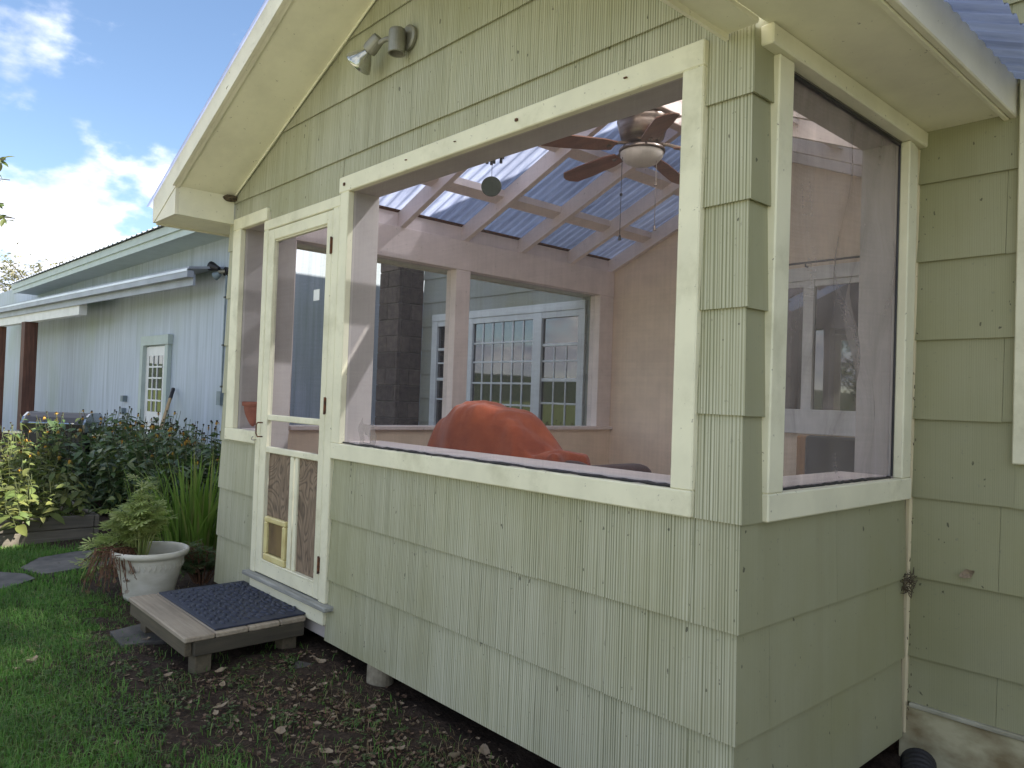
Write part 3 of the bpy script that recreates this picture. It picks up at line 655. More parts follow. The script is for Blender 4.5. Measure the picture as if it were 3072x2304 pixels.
# triple window in the back wall
bw = box('window_frame', (-6.335, 3.565, 2.185), (-3.835, 3.612, 2.268), 'whitegrey', house)
def bb(nm, x0, x1, z0, z1, y0=3.570, mt='whitegrey', ch=.003): return box(nm, (x0, y0, z0), (x1, 3.612, z1), mt, bw, ch)
bb('side_trim', -6.335, -6.23, .85, 2.185); bb('side_trim', -3.925, -3.835, .85, 2.185); bb('sill_trim', -6.36, -3.81, .77, .85, 3.55)
bb('mullion', -4.565, -4.435, .85, 2.183); bb('mullion', -5.665, -5.555, .85, 2.183); bb('head_rail', -6.229, -3.926, 2.12, 2.184, 3.576)
bb('pane', -5.554, -4.566, .86, 2.119, 3.60, 'glass', 0); bb('pane', -4.434, -3.926, .86, 2.119, 3.602, 'glass', 0); bb('pane', -6.229, -5.666, .86, 2.119, 3.602, 'glass', 0)
for k in range(1, 6): x = -5.554+.988*k/6; bb('muntin', x-.010, x+.010, .86, 2.118, 3.590)
for z in (1.894, 1.682, 1.448, 1.215, 1.0): bb('muntin', -5.553, -4.567, z-.010, z+.010, 3.5915)
for x0, x1 in ((-4.434, -3.926), (-6.229, -5.666)):
    bb('meeting_rail', x0, x1, 1.47, 1.505, 3.588)
    bb('sash_rail', x0, x1, 1.83, 1.86, 3.592)
    for k in (1, 2): x = x0+(x1-x0)*k/3; bb('muntin', x-.009, x+.009, .86, 1.829, 3.594)
    for z in (1.68, 1.25): bb('muntin', x0, x1, z-.009, z+.009, 3.5955)
# window in the porch side wall
pwn = box('porch_window_frame', (-2.10, 3.505, 2.235), (-1.0, 3.551, 2.335), 'white', house)
def pb(nm, x0, x1, z0, z1, y0=3.512, mt='white', ch=.003): return box(nm, (x0, y0, z0), (x1, 3.551, z1), mt, pwn, ch)
pb('side_trim', -2.10, -2.01, 1.11, 2.235); pb('side_trim', -1.09, -1.0, 1.11, 2.235); pb('sill_trim', -2.13, -.97, 1.10, 1.28, 3.50)
pb('mullion', -1.60, -1.52, 1.28, 2.234, 3.508); pb('head_rail', -2.009, -1.091, 2.19, 2.234, 3.518)
pb('pane', -2.009, -1.601, 1.281, 2.19, 3.535, 'glass2', 0); pb('pane', -1.519, -1.091, 1.281, 2.19, 3.535, 'glass2', 0)
rod = thing('curtain_rod', 'thin dark curtain rod above the white window inside the porch', 'curtain rod', (-1.6, 3.48, 2.37))
MB().tube([(-2.2, 3.47, 2.362), (-.95, 3.47, 2.362)], .008, 8).build('rod', 'black', rod)
for x in (-1.57, -2.15, -1.0): MB().tube([(x, 3.549, 2.335), (x, 3.47, 2.335), (x, 3.47, 2.36)], .006, 6).build('bracket', 'black', rod)
# chimney of rough block courses
ch = box('chimney', (-7.01, 3.25, -.1), (-6.585, 3.60, 6.2), 'mortar', house, 0)
me_cache = {}
for k in range(31):
    z = .0+k*.2
    for fx, ax in ((0, 'y'), (1, 'x')):
        if ax == 'y':   # face towards -Y
            cuts = [-7.02, -6.82, -6.575] if k % 2 else [-7.02, -6.62+.0, -6.575]
            for a, b in zip(cuts, cuts[1:]): box('block', (a+.004, 3.237, z+.005), (b-.004, 3.282, z+.195), 'block', ch, .006)
        else:           # face towards +X
            cuts = [3.283, 3.42, 3.60] if k % 2 else [3.283, 3.60]
            for a, b in zip(cuts, cuts[1:]): box('block', (-6.62, a+.004, z+.005), (-6.572, b-.004, z+.195), 'block', ch, .006)

# ================================================================== OUTBUILDING
A2 = math.radians(2.0); FU = np.array([-math.cos(A2), -math.sin(A2), 0]); FN = np.array([math.sin(A2)*1.0, -math.cos(A2), 0])
FP = np.array([-8.6, 1.95, 0])
def onfar(px, py, out=0.0): return atpl(px, py, FP+FN*out, FN)
def fu(p): return float((np.array(p)-FP)@FU)
def fp(u, out, z): q = FP+FU*u+FN*out; return (q[0], q[1], z)
def fbox(name, u0, u1, o0, o1, z0, z1, mt, parent):
    V = [fp(u, o, z) for z in (z0, z1) for (u, o) in ((u0, o0), (u1, o0), (u1, o1), (u0, o1))]
    return fixnormals(MB().add(V, [(3, 2, 1, 0), (4, 5, 6, 7), (0, 1, 5, 4), (1, 2, 6, 5), (2, 3, 7, 6), (3, 0, 4, 7)]).build(name, mt, parent))
def c1(x, y): return (x*768/2212, 600+y*768/2212)
barn = thing('outbuilding', 'long pale blue plywood outbuilding with metal roof and lean to awning', 'building', (-14, 2.5, 0))
zt = onfar(*c1(1990, 320))[2]
UE = fu(onfar(*c1(120, 800), .45))
bwall = fbox('long_wall', 0, UE+30, -.12, 0, -.05, zt+.35, 'farwall', barn)
ewall = fixnormals(MB().prism([(1.97, -.05), (9, -.05), (9, zt+.2), (5.4, zt+1.4), (1.97, zt+.2)], 0, -8.72, -8.6).build('end_wall', 'farwall', barn))
OV = .45
fbox('soffit', -.4, UE, .003, OV, zt, zt+.012, 'fartrim', barn)
p1 = onfar(*c1(1690, 260), OV); zf0 = p1[2]
fbox('fascia', -.45, UE, OV+.001, OV+.025, zt-.03, zt+.12, 'fartrim', barn)
fbox('fascia_cap', -.45, UE, OV+.0255, OV+.05, zt+.06, zt+.17, 'fartrim', barn)
rf = MB(); V = []; F = []
nu = int((UE+.8)/.055)
for j in range(nu+1):
    u = -.5+(UE+.55)*j/nu; rb = .022 if j % 4 == 0 else 0
    V += [fp(u, OV+.10, zt+.175+rb), fp(u, -3.4, zt+1.5+rb)]
    if j: F.append((2*j-2, 2*j, 2*j+1, 2*j-1))
MB().add(V, F).build('metal_roof', 'metalroof', barn)
V2 = [fp(-.5, -3.4, zt+1.5), fp(UE+.05, -3.4, zt+1.5), fp(UE+.05, -7.4, zt+.0), fp(-.5, -7.4, zt+.0)]
MB().add(V2, [(0, 1, 2, 3)]).build('metal_roof', 'metalroof', barn)
# lean-to awning, a little skewed to the wall
a0 = at(*c1(1672, 600), 1, 1.55); a1d = ray(0, 926); a1 = CP+a1d*((a0[2]-CP[2])/a1d[2])
AU = (a1-a0); AU[2] = 0; AL = np.linalg.norm(AU)+3; AU /= np.linalg.norm(AU); AN = np.array([-AU[1], AU[0], 0]);
if AN[1] > 0: AN = -AN
def ap(u, o, z): q = a0+AU*u+AN*o; return (q[0], q[1], a0[2]+z)
def abox(name, u0, u1, o0, o1, z0, z1, mt, parent=barn):
    V = [ap(u, o, z) for z in (z0, z1) for (u, o) in ((u0, o0), (u1, o0), (u1, o1), (u0, o1))]
    return fixnormals(MB().add(V, [(3, 2, 1, 0), (4, 5, 6, 7), (0, 1, 5, 4), (1, 2, 6, 5), (2, 3, 7, 6), (3, 0, 4, 7)]).build(name, mt, parent))
aw = abox('awning_fascia', 0, AL, -.03, 0, -.20, -.06, 'gutter')
abox('awning_gutter', -.02, AL, .001, .085, -.105, -.02, 'gutter'); abox('gutter_lip', -.02, AL, .0855, .092, -.03, .002, 'metalroof')
V = [ap(0, .06, .003), ap(AL, .06, .003), ap(AL, -1.9, .34), ap(0, -.42, .07)]
V = V+[(x, y, z+.03) for x, y, z in V]
fixnormals(MB().add(V, [(3, 2, 1, 0), (4, 5, 6, 7), (0, 1, 5, 4), (1, 2, 6, 5), (2, 3, 7, 6), (3, 0, 4, 7)]).build('awning_roof', 'gutter', barn))
# white header beam on brown timber posts
ub = float((atpl(250, 915, a0-AN*.1, AN)-a0)@AU)
zb = atpl(120, 960, a0-AN*.1, AN)[2]-a0[2]
abox('header_beam', ub, AL, -.16, -.04, zb-.02, zb+.20, 'white')
for px0, px1 in ((66, 112), (-30, 23)):
    q = atpl((px0+px1)/2, 1100, a0-AN*.12, AN); u = float((q-a0)@AU)
    w_ = .115
    b_ = fbox('tmp', 0, .1, 0, .1, 0, .1, 'post', barn); bpy.data.objects.remove(b_)
    V = [ap(uu, oo, zz) for zz in (-a0[2]-.05, zb-.02) for (uu, oo) in ((u-w_, -.20), (u+w_, -.20), (u+w_, .02), (u-w_, .02))]
    fixnormals(MB().add(V, [(3, 2, 1, 0), (4, 5, 6, 7), (0, 1, 5, 4), (1, 2, 6, 5), (2, 3, 7, 6), (3, 0, 4, 7)]).build('timber_post', 'post', barn))
# door in the long wall
uR = fu(onfar(*c1(1455, 1400))); uL = fu(onfar(*c1(1262, 1400))); zh = onfar(*c1(1380, 1255))[2]; zh2 = onfar(*c1(1400, 1172))[2]
dl = fbox('glazed_door', uR, uL-.10, .002, .03, .1, zh-.02, 'white', barn)
fbox('door_trim', uR-.12, uR, .002, .06, .1, zh, 'fartrim', barn); fbox('door_trim', uL-.10, uL+.02, .002, .09, .1, zh, 'fartrim', barn); fbox('door_trim', uR-.15, uL+.05, .002, .075, zh+.001, zh2, 'fartrim', barn)
g0, g1 = uR+.14, uL-.24
fbox('pane', g0, g1, .0305, .034, .9, zh-.16, 'glass', dl)
for k in (1, 2): u = g0+(g1-g0)*k/3; fbox('muntin', u-.012, u+.012, .0345, .046, .9, zh-.16, 'white', dl)
for k in range(1, 5): z = .9+(zh-1.06)*k/5; fbox('muntin', g0, g1, .035, .044, z-.012, z+.012, 'white', dl)
# small weatherproof sockets
for i, (x, y) in enumerate(((378, 1196), (375, 1233))):
    q = onfar(x, y); u = fu(q); o = fbox('outdoor_socket', u-.06, u+.06, .003, .07, q[2]-.05, q[2]+.05, 'greymetal', None)
    tag(o, ['upper grey weatherproof socket box on the pale blue wall', 'lower grey weatherproof socket box on the pale blue wall'][i], 'socket')
# ================================================================== OBJECTS AROUND THE PORCH
# ---- wooden step and rubber mat
step = thing('wooden_step', 'low weathered wooden step below the screen door', 'step', (-2.74, -.3, 0))
TZ = .175
for k, (y0, y1) in enumerate(((-.625, -.49), (-.486, -.335), (-.331, -.18), (-.176, -.045))):
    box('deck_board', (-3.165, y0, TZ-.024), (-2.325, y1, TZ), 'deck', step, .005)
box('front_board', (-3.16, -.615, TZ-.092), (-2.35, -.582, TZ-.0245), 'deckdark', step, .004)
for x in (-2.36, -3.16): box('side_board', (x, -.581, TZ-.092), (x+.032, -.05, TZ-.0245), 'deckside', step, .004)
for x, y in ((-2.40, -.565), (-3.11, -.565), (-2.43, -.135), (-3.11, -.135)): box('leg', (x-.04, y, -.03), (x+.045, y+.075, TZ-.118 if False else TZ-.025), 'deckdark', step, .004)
mat_o = thing('door_mat', 'dark blue rubber doormat with raised pebble pattern on the step', 'doormat', (-2.74, -.25, TZ))
MB().box((-3.14, -.482, TZ+.001), (-2.352, -.02, TZ+.010), .004).build('base', 'mat', mat_o)
pm = MB(); cells = []
for j in range(15):
    for i in range(12):
        x = -3.085+.0635*i+(.03 if j % 2 else 0)+random.uniform(-.012, .012); y = -.448+.0285*j+random.uniform(-.006, .006)
        if x > -2.40: continue
        a = random.uniform(-.5, .5); rx, ry, hh = random.uniform(.020, .031), random.uniform(.0085, .0125), random.uniform(.005, .009)
        V = []; F = []
        for r_, (k, h) in enumerate(((1.0, 0), (.8, .75), (.35, 1.0))):
            for t in range(8):
                c_, s_ = math.cos(t*math.pi/4)*rx*k, math.sin(t*math.pi/4)*ry*k
                V.append((x+c_*math.cos(a)-s_*math.sin(a), y+c_*math.sin(a)+s_*math.cos(a), TZ+.0095+hh*h))
        for r_ in range(2):
            for t in range(8): F.append((r_*8+t, r_*8+(t+1) % 8, r_*8+8+(t+1) % 8, r_*8+8+t))
        F.append(tuple(range(16, 24))); pm.add(V, F)
pm.build('raised_pebbles', 'mat', mat_o, 'stuff', True)
# ---- cream pot
PC = (-3.80, -.33)
pot = thing('flower_pot', 'large cream plastic flower pot on the ground beside the step', 'flower pot', (*PC, 0))
MB().lathe([(0, -.005), (.135, -.005), (.14, .01), (.148, .05), (.175, .16), (.192, .235), (.196, .25), (.213, .255), (.219, .268), (.219, .285), (.212, .292), (.203, .29), (.196, .27), (.178, .19), (.17, .16), (0, .16)], (*PC, 0), 48).build('body', 'pot', pot, None, True)
rp = MB()
for k in range(40):                                              # moulded leaf band
    a = 2*math.pi*k/40; r = .183; p = Vector((PC[0]+r*math.cos(a), PC[1]+r*math.sin(a), .20))
    rp.tube([p+Vector((0, 0, -.02)), p+Vector((.006*math.cos(a)-.008*math.sin(a), .006*math.sin(a)+.008*math.cos(a), 0)), p+Vector((.006*math.cos(a), .006*math.sin(a), .02))], [.001, .003, .001], 5)
rp.build('moulded_band', 'pot', pot, None, True)
MB().lathe([(0, .205), (.1, .20), (.183, .195)], (*PC, 0), 24).build('potting_soil', 'nest', pot)
# ---- plants -------------------------------------------------------
def leaf_shape(L, W, bend=.2, n=4, fold=.15):
    """pointed leaf along +x, centre fold; returns verts, faces"""
    V = []; F = []
    for i in range(n+1):
        t = i/n; w_ = W*math.sin(math.pi*min(1, t*.92+.06))**.8*(1-.25*t); z = -bend*L*t*t
        if i == n: w_ = W*.03
        V += [(L*t, -w_/2, z+fold*w_), (L*t, 0, z), (L*t, w_/2, z+fold*w_)]
        if i: k = 3*i; F += [(k-3, k, k+1, k-2), (k-2, k+1, k+2, k-1)]
    return V, F
def put(mb, VF, p, az, el, roll=0, s=1.0):
    M = Matrix.Translation(p) @ Matrix.Rotation(az, 4, 'Z') @ Matrix.Rotation(-el, 4, 'Y') @ Matrix.Rotation(roll, 4, 'X') @ Matrix.Scale(s, 4)
    mb.add([(M @ Vector(v))[:] for v in VF[0]], VF[1])
def coneflower(name, label, loc, h, spread, nst, leaf_mt, group, flowers=True, seed=0, lf=(.105, .058)):
    R = random.Random(seed); t = lthing(name, label, 'plant', loc, R.uniform(0, 6), group)
    st = MB(); lv = MB(); pt = MB(); cn = MB(); LS = leaf_shape(*lf, .35)
    for k in range(nst):
        a = R.uniform(0, 2*math.pi); r0 = spread*.55*math.sqrt(R.random()); hh = h*R.uniform(.72, 1.08); lean = spread*.5*R.random()
        b0 = Vector((r0*math.cos(a), r0*math.sin(a), -.02)); tip = b0+Vector((lean*math.cos(a), lean*math.sin(a), hh))
        P = [b0.lerp(tip, q/4)+Vector((R.uniform(-.02, .02), R.uniform(-.02, .02), 0))*(q > 0) for q in range(5)]; P[-1] = tip
        st.tube(P, [.0045, .004, .0035, .003, .002], 4, False)
        for q in range(int(hh*17)):
            u = R.uniform(.06, .93); i = min(3, int(u*4)); p = P[i].lerp(P[i+1], u*4-i)
            put(lv, LS, p, R.uniform(0, 6.28), R.uniform(-.5, .65), R.uniform(-.6, .6), R.uniform(.7, 1.35)*(1.25-.5*u))
        if flowers and R.random() < .7:
            cn.lathe([(0, .012), (.007, .010), (.010, .004), (.008, -.002), (0, -.003)], tip, 7)
            live = R.random()
            if live < .34:
                ps = leaf_shape(.026, .010, R.uniform(.3, 1.6), 2, 0)
                for z in range(10 if live < .18 else 5): put(pt, ps, tip, z*.628*(1 if live < .18 else R.uniform(1, 2)), R.uniform(-.7, .2))
            else:
                ps = leaf_shape(.018, .006, .8, 2, 0)
                for z in range(6): put(lv, ps, tip, z*1.05, -.4)
    st.build('stems', 'rudstem', t); lv.build('leaves', leaf_mt, t, None, True)
    if cn.v: cn.build('seed_heads', 'cone', t, 'stuff')
    if pt.v: pt.build('petals', 'petal', t, 'stuff')
    return t
spots = []
def cone_label(px):
    if px < 220: return 'tall coneflower clump with small yellow flowers beside the black barbecue grill'
    if px < 440: return 'tall coneflower clump with small yellow flowers below the grey wall sockets'
    if px < 530: return 'tall coneflower clump with small yellow flowers before the glazed door'
    return 'tall coneflower clump with small yellow flowers between glazed door and porch corner'
k = 0
for px, Y in ((120, .25), (215, .55), (300, .85), (390, .70), (470, 1.0), (545, .80), (620, 1.0), (250, .35), (350, .45), (430, .60), (510, .62), (585, .66), (640, .72), (160, .80), (330, 1.15), (560, 1.2)):
    q = at(px, 1400, 1, Y); d = q[0]
    if d < -9.5: q[0] = -9.5; q[1] = Y-.1
    coneflower('coneflower_clump', cone_label(px), (q[0], q[1], -.01), (.86+.14*random.random())*(1 if px > 200 else .9), .62, 34, 'rud', 'coneflower clumps in the garden', True, 100+k); k += 1
# ---- raised bed of planks and its paler plants
bed = thing('raised_bed', 'raised garden bed of two stacked grey planks', 'raised bed', (-6.9, -1.1, 0))
for i, (z0, z1) in enumerate(((-.03, .078), (.081, .185))):
    box('plank', (-5.985+.004*i, -2.4, z0), (-5.945+.004*i, -.13, z1), 'plank', bed, .006)
    box('plank', (-8.6, -.128, z0), (-5.95, -.088, z1-.004), 'plank', bed, .006)
    box('plank', (-8.6, -2.44, z0), (-5.95, -2.401, z1-.004), 'plank', bed, .006); box('plank', (-8.64, -2.44, z0), (-8.601, -.09, z1-.002), 'plank', bed, .006)
gridb = MB().box((-8.6, -2.40, -.02), (-5.99, -.13, .10)).build('bed_soil', 'nest', bed)
k = 0
for px, Y, h_ in ((30, -.62, .62), (110, -.42, .50), (190, -.30, .44), (60, -.30, .66), (10, -.50, .72), (150, -.55, .40), (90, -.22, .58)):
    q = at(px, 1450, 1, Y); X = max(min(q[0], -6.15), -8.4)
    coneflower('peony_clump', 'yellowish green leafy perennial growing inside the raised plank bed', (X, Y, .10), h_, .5, 22, 'rudpale', 'perennials in the raised bed', k in (0, 3, 4), 300+k, (.10, .055)); k += 1
# ---- clump of strap leaves
def strap(name, label, loc, n, L, seed, mt='strap', spread=.22, wid=.017):
    R = random.Random(seed); t = lthing(name, label, 'plant', loc, 0); mb = MB()
    for k in range(n):
        a = R.uniform(0, 6.283); r = spread*math.sqrt(R.random()); b0 = Vector((r*math.cos(a), r*math.sin(a), -.01)); ln = L*R.uniform(.55, 1.15)
        a2 = a+R.uniform(-.6, .6); out = R.uniform(.08, .6)*(r/spread*.7+.3); side = Vector((-math.sin(a2), math.cos(a2), 0)); V = []; F = []
        ns = 7
        for i in range(ns+1):
            u = i/ns; p = b0+Vector((math.cos(a2), math.sin(a2), 0))*(out*ln*u**1.8)+Vector((0, 0, ln*(u-.42*out*u**3)))
            w_ = wid*R.uniform(.9, 1.1)*(1-u**3)+.0012; V += [p-side*w_/2, p+side*w_/2]
            if i: F.append((2*i-2, 2*i-1, 2*i+1, 2*i))
        mb.add(V, F)
    mb.build('leaves', mt, t, None, True); return t
strap('strap_leaf_clump', 'bright green clump of long arching strap leaves by the porch corner', (-4.62, .22, 0), 210, .80, 5)
strap('grass_tuft', 'thin pale strap leaves arching out beside the raised bed corner', (-5.35, .12, 0), 26, .72, 9, 'strap', .12, .011)
# ---- potted plant with cut leaves
def cutleaf(L, n=7):
    V = [(0, 0, 0)]; F = []
    for i in range(n):
        a = -1.5+3.0*i/(n-1); l = L*(1-.25*abs(a)/1.5); w_ = .30
        for (r, da) in ((.45, -w_*.55), (.8, -w_*.5), (1.0, 0), (.8, w_*.5), (.45, w_*.55)):
            V.append((l*r*math.cos(a+da*.8), l*r*math.sin(a+da*.8), -.12*l*r*r))
        k = 1+5*i; F += [(0, k, k+1, k+2, k+3, k+4)]
    return V, F
def cutplant(name, label, loc, stems, seed, mt, group=None, L=.034):
    R = random.Random(seed); t = lthing(name, label, 'plant', loc, 0, group); st = MB(); lv = MB(); CL = cutleaf(L)
    for (dx, dy, h_, bend) in stems:
        b0 = Vector((dx*.25, dy*.25, 0)); tip = Vector((dx, dy, h_)); P = [b0, b0.lerp(tip, .4)+Vector((0, 0, bend)), b0.lerp(tip, .75)+Vector((0, 0, bend)), tip]
        st.tube(P, [.006, .005, .004, .003], 5)
        for q in range(14):
            u = R.uniform(.25, 1); i = min(2, int(u*3)); p = P[i].lerp(P[i+1], u*3-i); az = R.uniform(0, 6.28); ln = R.uniform(.02, .06)
            e = p+Vector((math.cos(az)*ln, math.sin(az)*ln, ln*.6)); st.tube([p, e], [.002, .0015], 4, False)
            put(lv, CL, e, az, R.uniform(-.2, .6), R.uniform(-.5, .5), R.uniform(.8, 1.35))
    st.build('stems', 'ger' if mt == 'ger' else 'brownstem', t); lv.build('leaves', mt, t); return t
R = random.Random(3)
stems = [(-.02, .0, .50, .03), (.06, -.02, .36, .04), (-.10, -.05, .33, .05), (.10, .05, .30, .05), (-.05, .08, .34, .04), (.02, -.10, .30, .05), (-.16, -.08, .27, .07), (.15, -.04, .24, .07), (-.14, .05, .28, .06), (.04, .02, .40, .03), (-.07, -.12, .22, .08), (.11, .10, .26, .05), (.0, .05, .32, .04), (-.22, -.12, .14, .10), (-.28, -.20, -.06, .14), (-.24, -.26, -.12, .14), (-.18, -.02, .22, .06), (.07, -.06, .27, .05), (-.03, -.05, .30, .05)]
cutplant('potted_geranium', 'light green cut leaf plant growing in the cream pot', (PC[0]-.05, PC[1]-.05, .20), stems+[(a_*.8+.03, b_*.8-.02, c_*.85+.02, d_) for a_, b_, c_, d_ in stems], 4, 'ger', None, .060)
dead = lthing('dead_stems', 'tangle of dry brown dead stems hanging over the cream pot rim', 'plant', (PC[0]-.05, PC[1]-.07, .20))
db = MB(); dl_ = MB()
for k in range(75):
    a = R.uniform(2.6, 5.9); r1 = R.uniform(.12, .27); z1 = R.uniform(.05, .12); b0 = Vector((R.uniform(-.06, .06), R.uniform(-.06, .06), 0))
    P = [b0, b0+Vector((math.cos(a)*r1*.4, math.sin(a)*r1*.4, z1)), Vector((math.cos(a)*r1*.85, math.sin(a)*r1*.85, z1*1.05)), Vector((math.cos(a+.2)*r1*1.1, math.sin(a+.2)*r1*1.1, z1-R.uniform(.02, .22)))]
    db.tube(P, [.004, .0035, .003, .002], 5)
    put(dl_, cutleaf(.022), P[-1], R.uniform(0, 6), -1.0, R.uniform(-1, 1))
db.build('stems', 'brownstem', dead); dl_.build('dry_leaves', 'brownstem', dead)
cutplant('low_plant', 'small dark leafy plant at the foot of the porch corner', (-3.93, .03, 0), [(R.uniform(-.14, .14), R.uniform(-.12, .12), R.uniform(.10, .26), .03) for _ in range(22)], 8, 'weed', None, .04)
# ---- stones, piers, litter
def flat_stone(name, label, pts, group=None, z=-.012, th=.05):
    mb = MB(); mb.prism([(x+random.uniform(-.01, .01), y+random.uniform(-.01, .01)) for x, y in pts], 2, z-th, z+.012)
    return tag(fixnormals(mb.build(name, 'slate')), label, 'stone', group)
flat_stone('flat_stone', 'flat grey stone under the step beside the dark porch gap', [(-2.33, -.26), (-2.12, -.15), (-2.08, .06), (-2.25, .12), (-2.42, .08), (-2.45, -.15)])
flat_stone('flat_stone', 'flat grey stone under the outer leg of the step', [(-3.20, -.70), (-2.93, -.72), (-2.9, -.52), (-3.05, -.45), (-3.25, -.5)])
q = lambda x, y: tuple(at(x, y, 2, 0)[:2])
ST1 = [q(55, 1712), q(120, 1680), q(230, 1660), q(340, 1655), q(340, 1700), q(240, 1712), q(130, 1730)]; ST2 = [q(-90, 1745), q(-10, 1722), q(75, 1728), q(110, 1742), q(20, 1770), q(-80, 1785)]
flat_stone('path_stone', 'broad flat path stone in the grass behind the cream pot', ST1, None, .006)
flat_stone('path_stone', 'flat path stone in sunny grass beyond the raised bed corner', ST2, None, .006)
def dry_leaf(L, curl, R):
    V = []; F = []; n = 5
    for i in range(n+1):
        t = i/n; w_ = L*.62*math.sin(math.pi*(t*.9+.06))*(1+.35*math.sin(t*15)*(t > .2)); z = curl*L*(t-.5)**2*1.4
        V += [(L*t, -w_/2, z+abs(curl)*w_*.5*R.uniform(.3, 1.3)), (L*t, 0, z), (L*t, w_/2, z+abs(curl)*w_*.5*R.uniform(.3, 1.3))]
        if i: k = 3*i; F += [(k-3, k, k+1, k-2), (k-2, k+1, k+2, k-1)]
    return V, F
leafdata = []
R = random.Random(21)
for _ in range(8):
    V, F = dry_leaf(1.0, R.uniform(.2, .9), R); me = bpy.data.meshes.new('fallen_leaf'); me.from_pydata(V, [], F); me.materials.append(MT['litter']); leafdata.append(me)
def litter_spot():
    while True:
        x, y = R.uniform(-3.4, -.6), R.uniform(-1.25, .05)
        dens = math.exp(-((y+.36)/.28)**2)+.10
        if x < -3.0: dens *= .35
        if R.random() < dens and not (-3.17 < x < -2.3 and y > -.60): return x, y
nl = 0
for _ in range(75):
    x, y = litter_spot(); me = leafdata[R.randrange(8)]; o = bpy.data.objects.new('fallen_leaf', me); COL.objects.link(o)
    s_ = R.choice((.022, .028, .034, .042, .06))*R.uniform(.8, 1.2); o.scale = (s_, s_, s_); o.location = (x, y, float(gz(x, y))+.012); o.rotation_euler = (R.uniform(-.35, .35), R.uniform(-.35, .35), R.uniform(0, 6.28))
    tag(o, 'curled brown fallen leaf lying on the soil and grass beside the porch', 'leaf', 'fallen leaves beside the porch')
lm = MB()
for _ in range(2600):
    x, y = litter_spot(); V, F = dry_leaf(R.uniform(.008, .026), R.uniform(.2, .9), R)
    put(lm, (V, F), Vector((x, y, float(gz(x, y))+.007)), R.uniform(0, 6.28), R.uniform(-.35, .35), R.uniform(-.6, .6))
tag(lm.build('leaf_litter', 'litter', None, 'stuff'), 'small brown leaf fragments scattered over bare soil', 'leaf litter')
# ---- grass and weeds
def blades(name, N, region, dens, L, W, mt, label, lean=.55):
    x = rng.uniform(region[0], region[1], N); y = rng.uniform(region[2], region[3], N); keep = rng.random(N) < dens(x, y); x, y = x[keep], y[keep]; n = len(x)
    a = rng.uniform(0, 2*np.pi, n); l = rng.uniform(L[0], L[1], n); ln = rng.uniform(.1, lean*1.6, n); w_ = rng.uniform(W[0], W[1], n)
    dx, dy = np.cos(a), np.sin(a); sx, sy = -dy*w_/2, dx*w_/2; z = gz(x, y)-.004
    V = np.empty((n, 5, 3))
    V[:, 0] = np.stack([x-sx, y-sy, z], 1); V[:, 1] = np.stack([x+sx, y+sy, z], 1)
    mx_, my_, mz_ = x+dx*l*ln*.3, y+dy*l*ln*.3, z+l*.6
    V[:, 2] = np.stack([mx_+sx*.8, my_+sy*.8, mz_], 1); V[:, 3] = np.stack([mx_-sx*.8, my_-sy*.8, mz_], 1)
    V[:, 4] = np.stack([x+dx*l*ln, y+dy*l*ln, z+l*(1.0-.35*ln)], 1)
    i = np.arange(n)[:, None]*5
    loops = np.concatenate([i+np.array([0, 1, 2, 3]), i+np.array([3, 2, 4])], 1).reshape(-1)
    me = bpy.data.meshes.new(name); me.vertices.add(n*5); me.vertices.foreach_set('co', V.reshape(-1))
    me.loops.add(n*7); me.loops.foreach_set('vertex_index', loops); me.polygons.add(n*2)
    st = np.stack([np.arange(n)*7, np.arange(n)*7+4], 1).reshape(-1); me.polygons.foreach_set('loop_start', st); me.update(calc_edges=True); me.validate()
    return tag(link(name, me, mt, None, 'stuff'), label, 'grass')
def inpoly(x, y, P):
    r = np.zeros(x.shape, bool)
    for (x0, y0), (x1, y1) in zip(P, P[1:]+P[:1]):
        if y0 == y1: continue
        r ^= ((y0 > y) != (y1 > y)) & (x < (x1-x0)*(y-y0)/(y1-y0)+x0)
    return r
def nz(x, y): return .5*np.sin(3.1*x+1.7*y)+.5*np.sin(7.3*x-4.1*y+2)+.35*np.sin(13.7*y+9.1*x)
def lawn(x, y):
    e = -y-.72+.16*nz(x, y)+np.where(x < -3.3, .38, 0)
    return np.clip(e/.42, 0.05, 1)*np.where((x < -3.2) & (x > -4.1) & (y > -.55), .25, 1)*np.where((x < -5.9) & (y < -.08), 0, 1)*np.where(y > .05, 0, 1)*np.where(inpoly(x, y, ST1) | inpoly(x, y, ST2), 0, 1)
blades('lawn_grass', 125000, (-4.2, -.3, -2.3, .0), lawn, (.018, .055), (.0022, .0044), 'grass', 'short green lawn grass in the shade of the porch', .9)
blades('lawn_grass', 42000, (-5.93, -4.2, -2.6, .05), lawn, (.025, .06), (.003, .006), 'grass', 'short lawn grass around the path stones')
blades('dry_grass', 9000, (-4.6, -.3, -1.5, .0), lambda x, y: np.clip(.25+.5*nz(x, y), .05, .8)*np.where((x > -3.17) & (x < -2.3) & (y > -.62), 0, 1), (.02, .06), (.0015, .003), 'straw', 'thin dry straw lying across the soil and lawn', 1.6)
wd = MB(); LSm = leaf_shape(.014, .009, .2, 2)
for _ in range(2800):
    x, y = R.uniform(-3.3, -.5), R.uniform(-1.1, -.12)
    if -3.17 < x < -2.3 and y > -.62: continue
    if R.random() > .25+.5*float(nz(x*1.3, y*1.7)): continue
    for k in range(R.randint(4, 9)): put(wd, LSm, Vector((x+R.uniform(-.012, .012), y+R.uniform(-.012, .012), float(gz(x, y))+R.uniform(.004, .02))), R.uniform(0, 6.28), R.uniform(-.1, .7), R.uniform(-.5, .5), R.uniform(.7, 1.5))
tag(wd.build('ground_weeds', 'weed', None, 'stuff'), 'small green weeds sprouting in the bare soil by the wall', 'weeds')
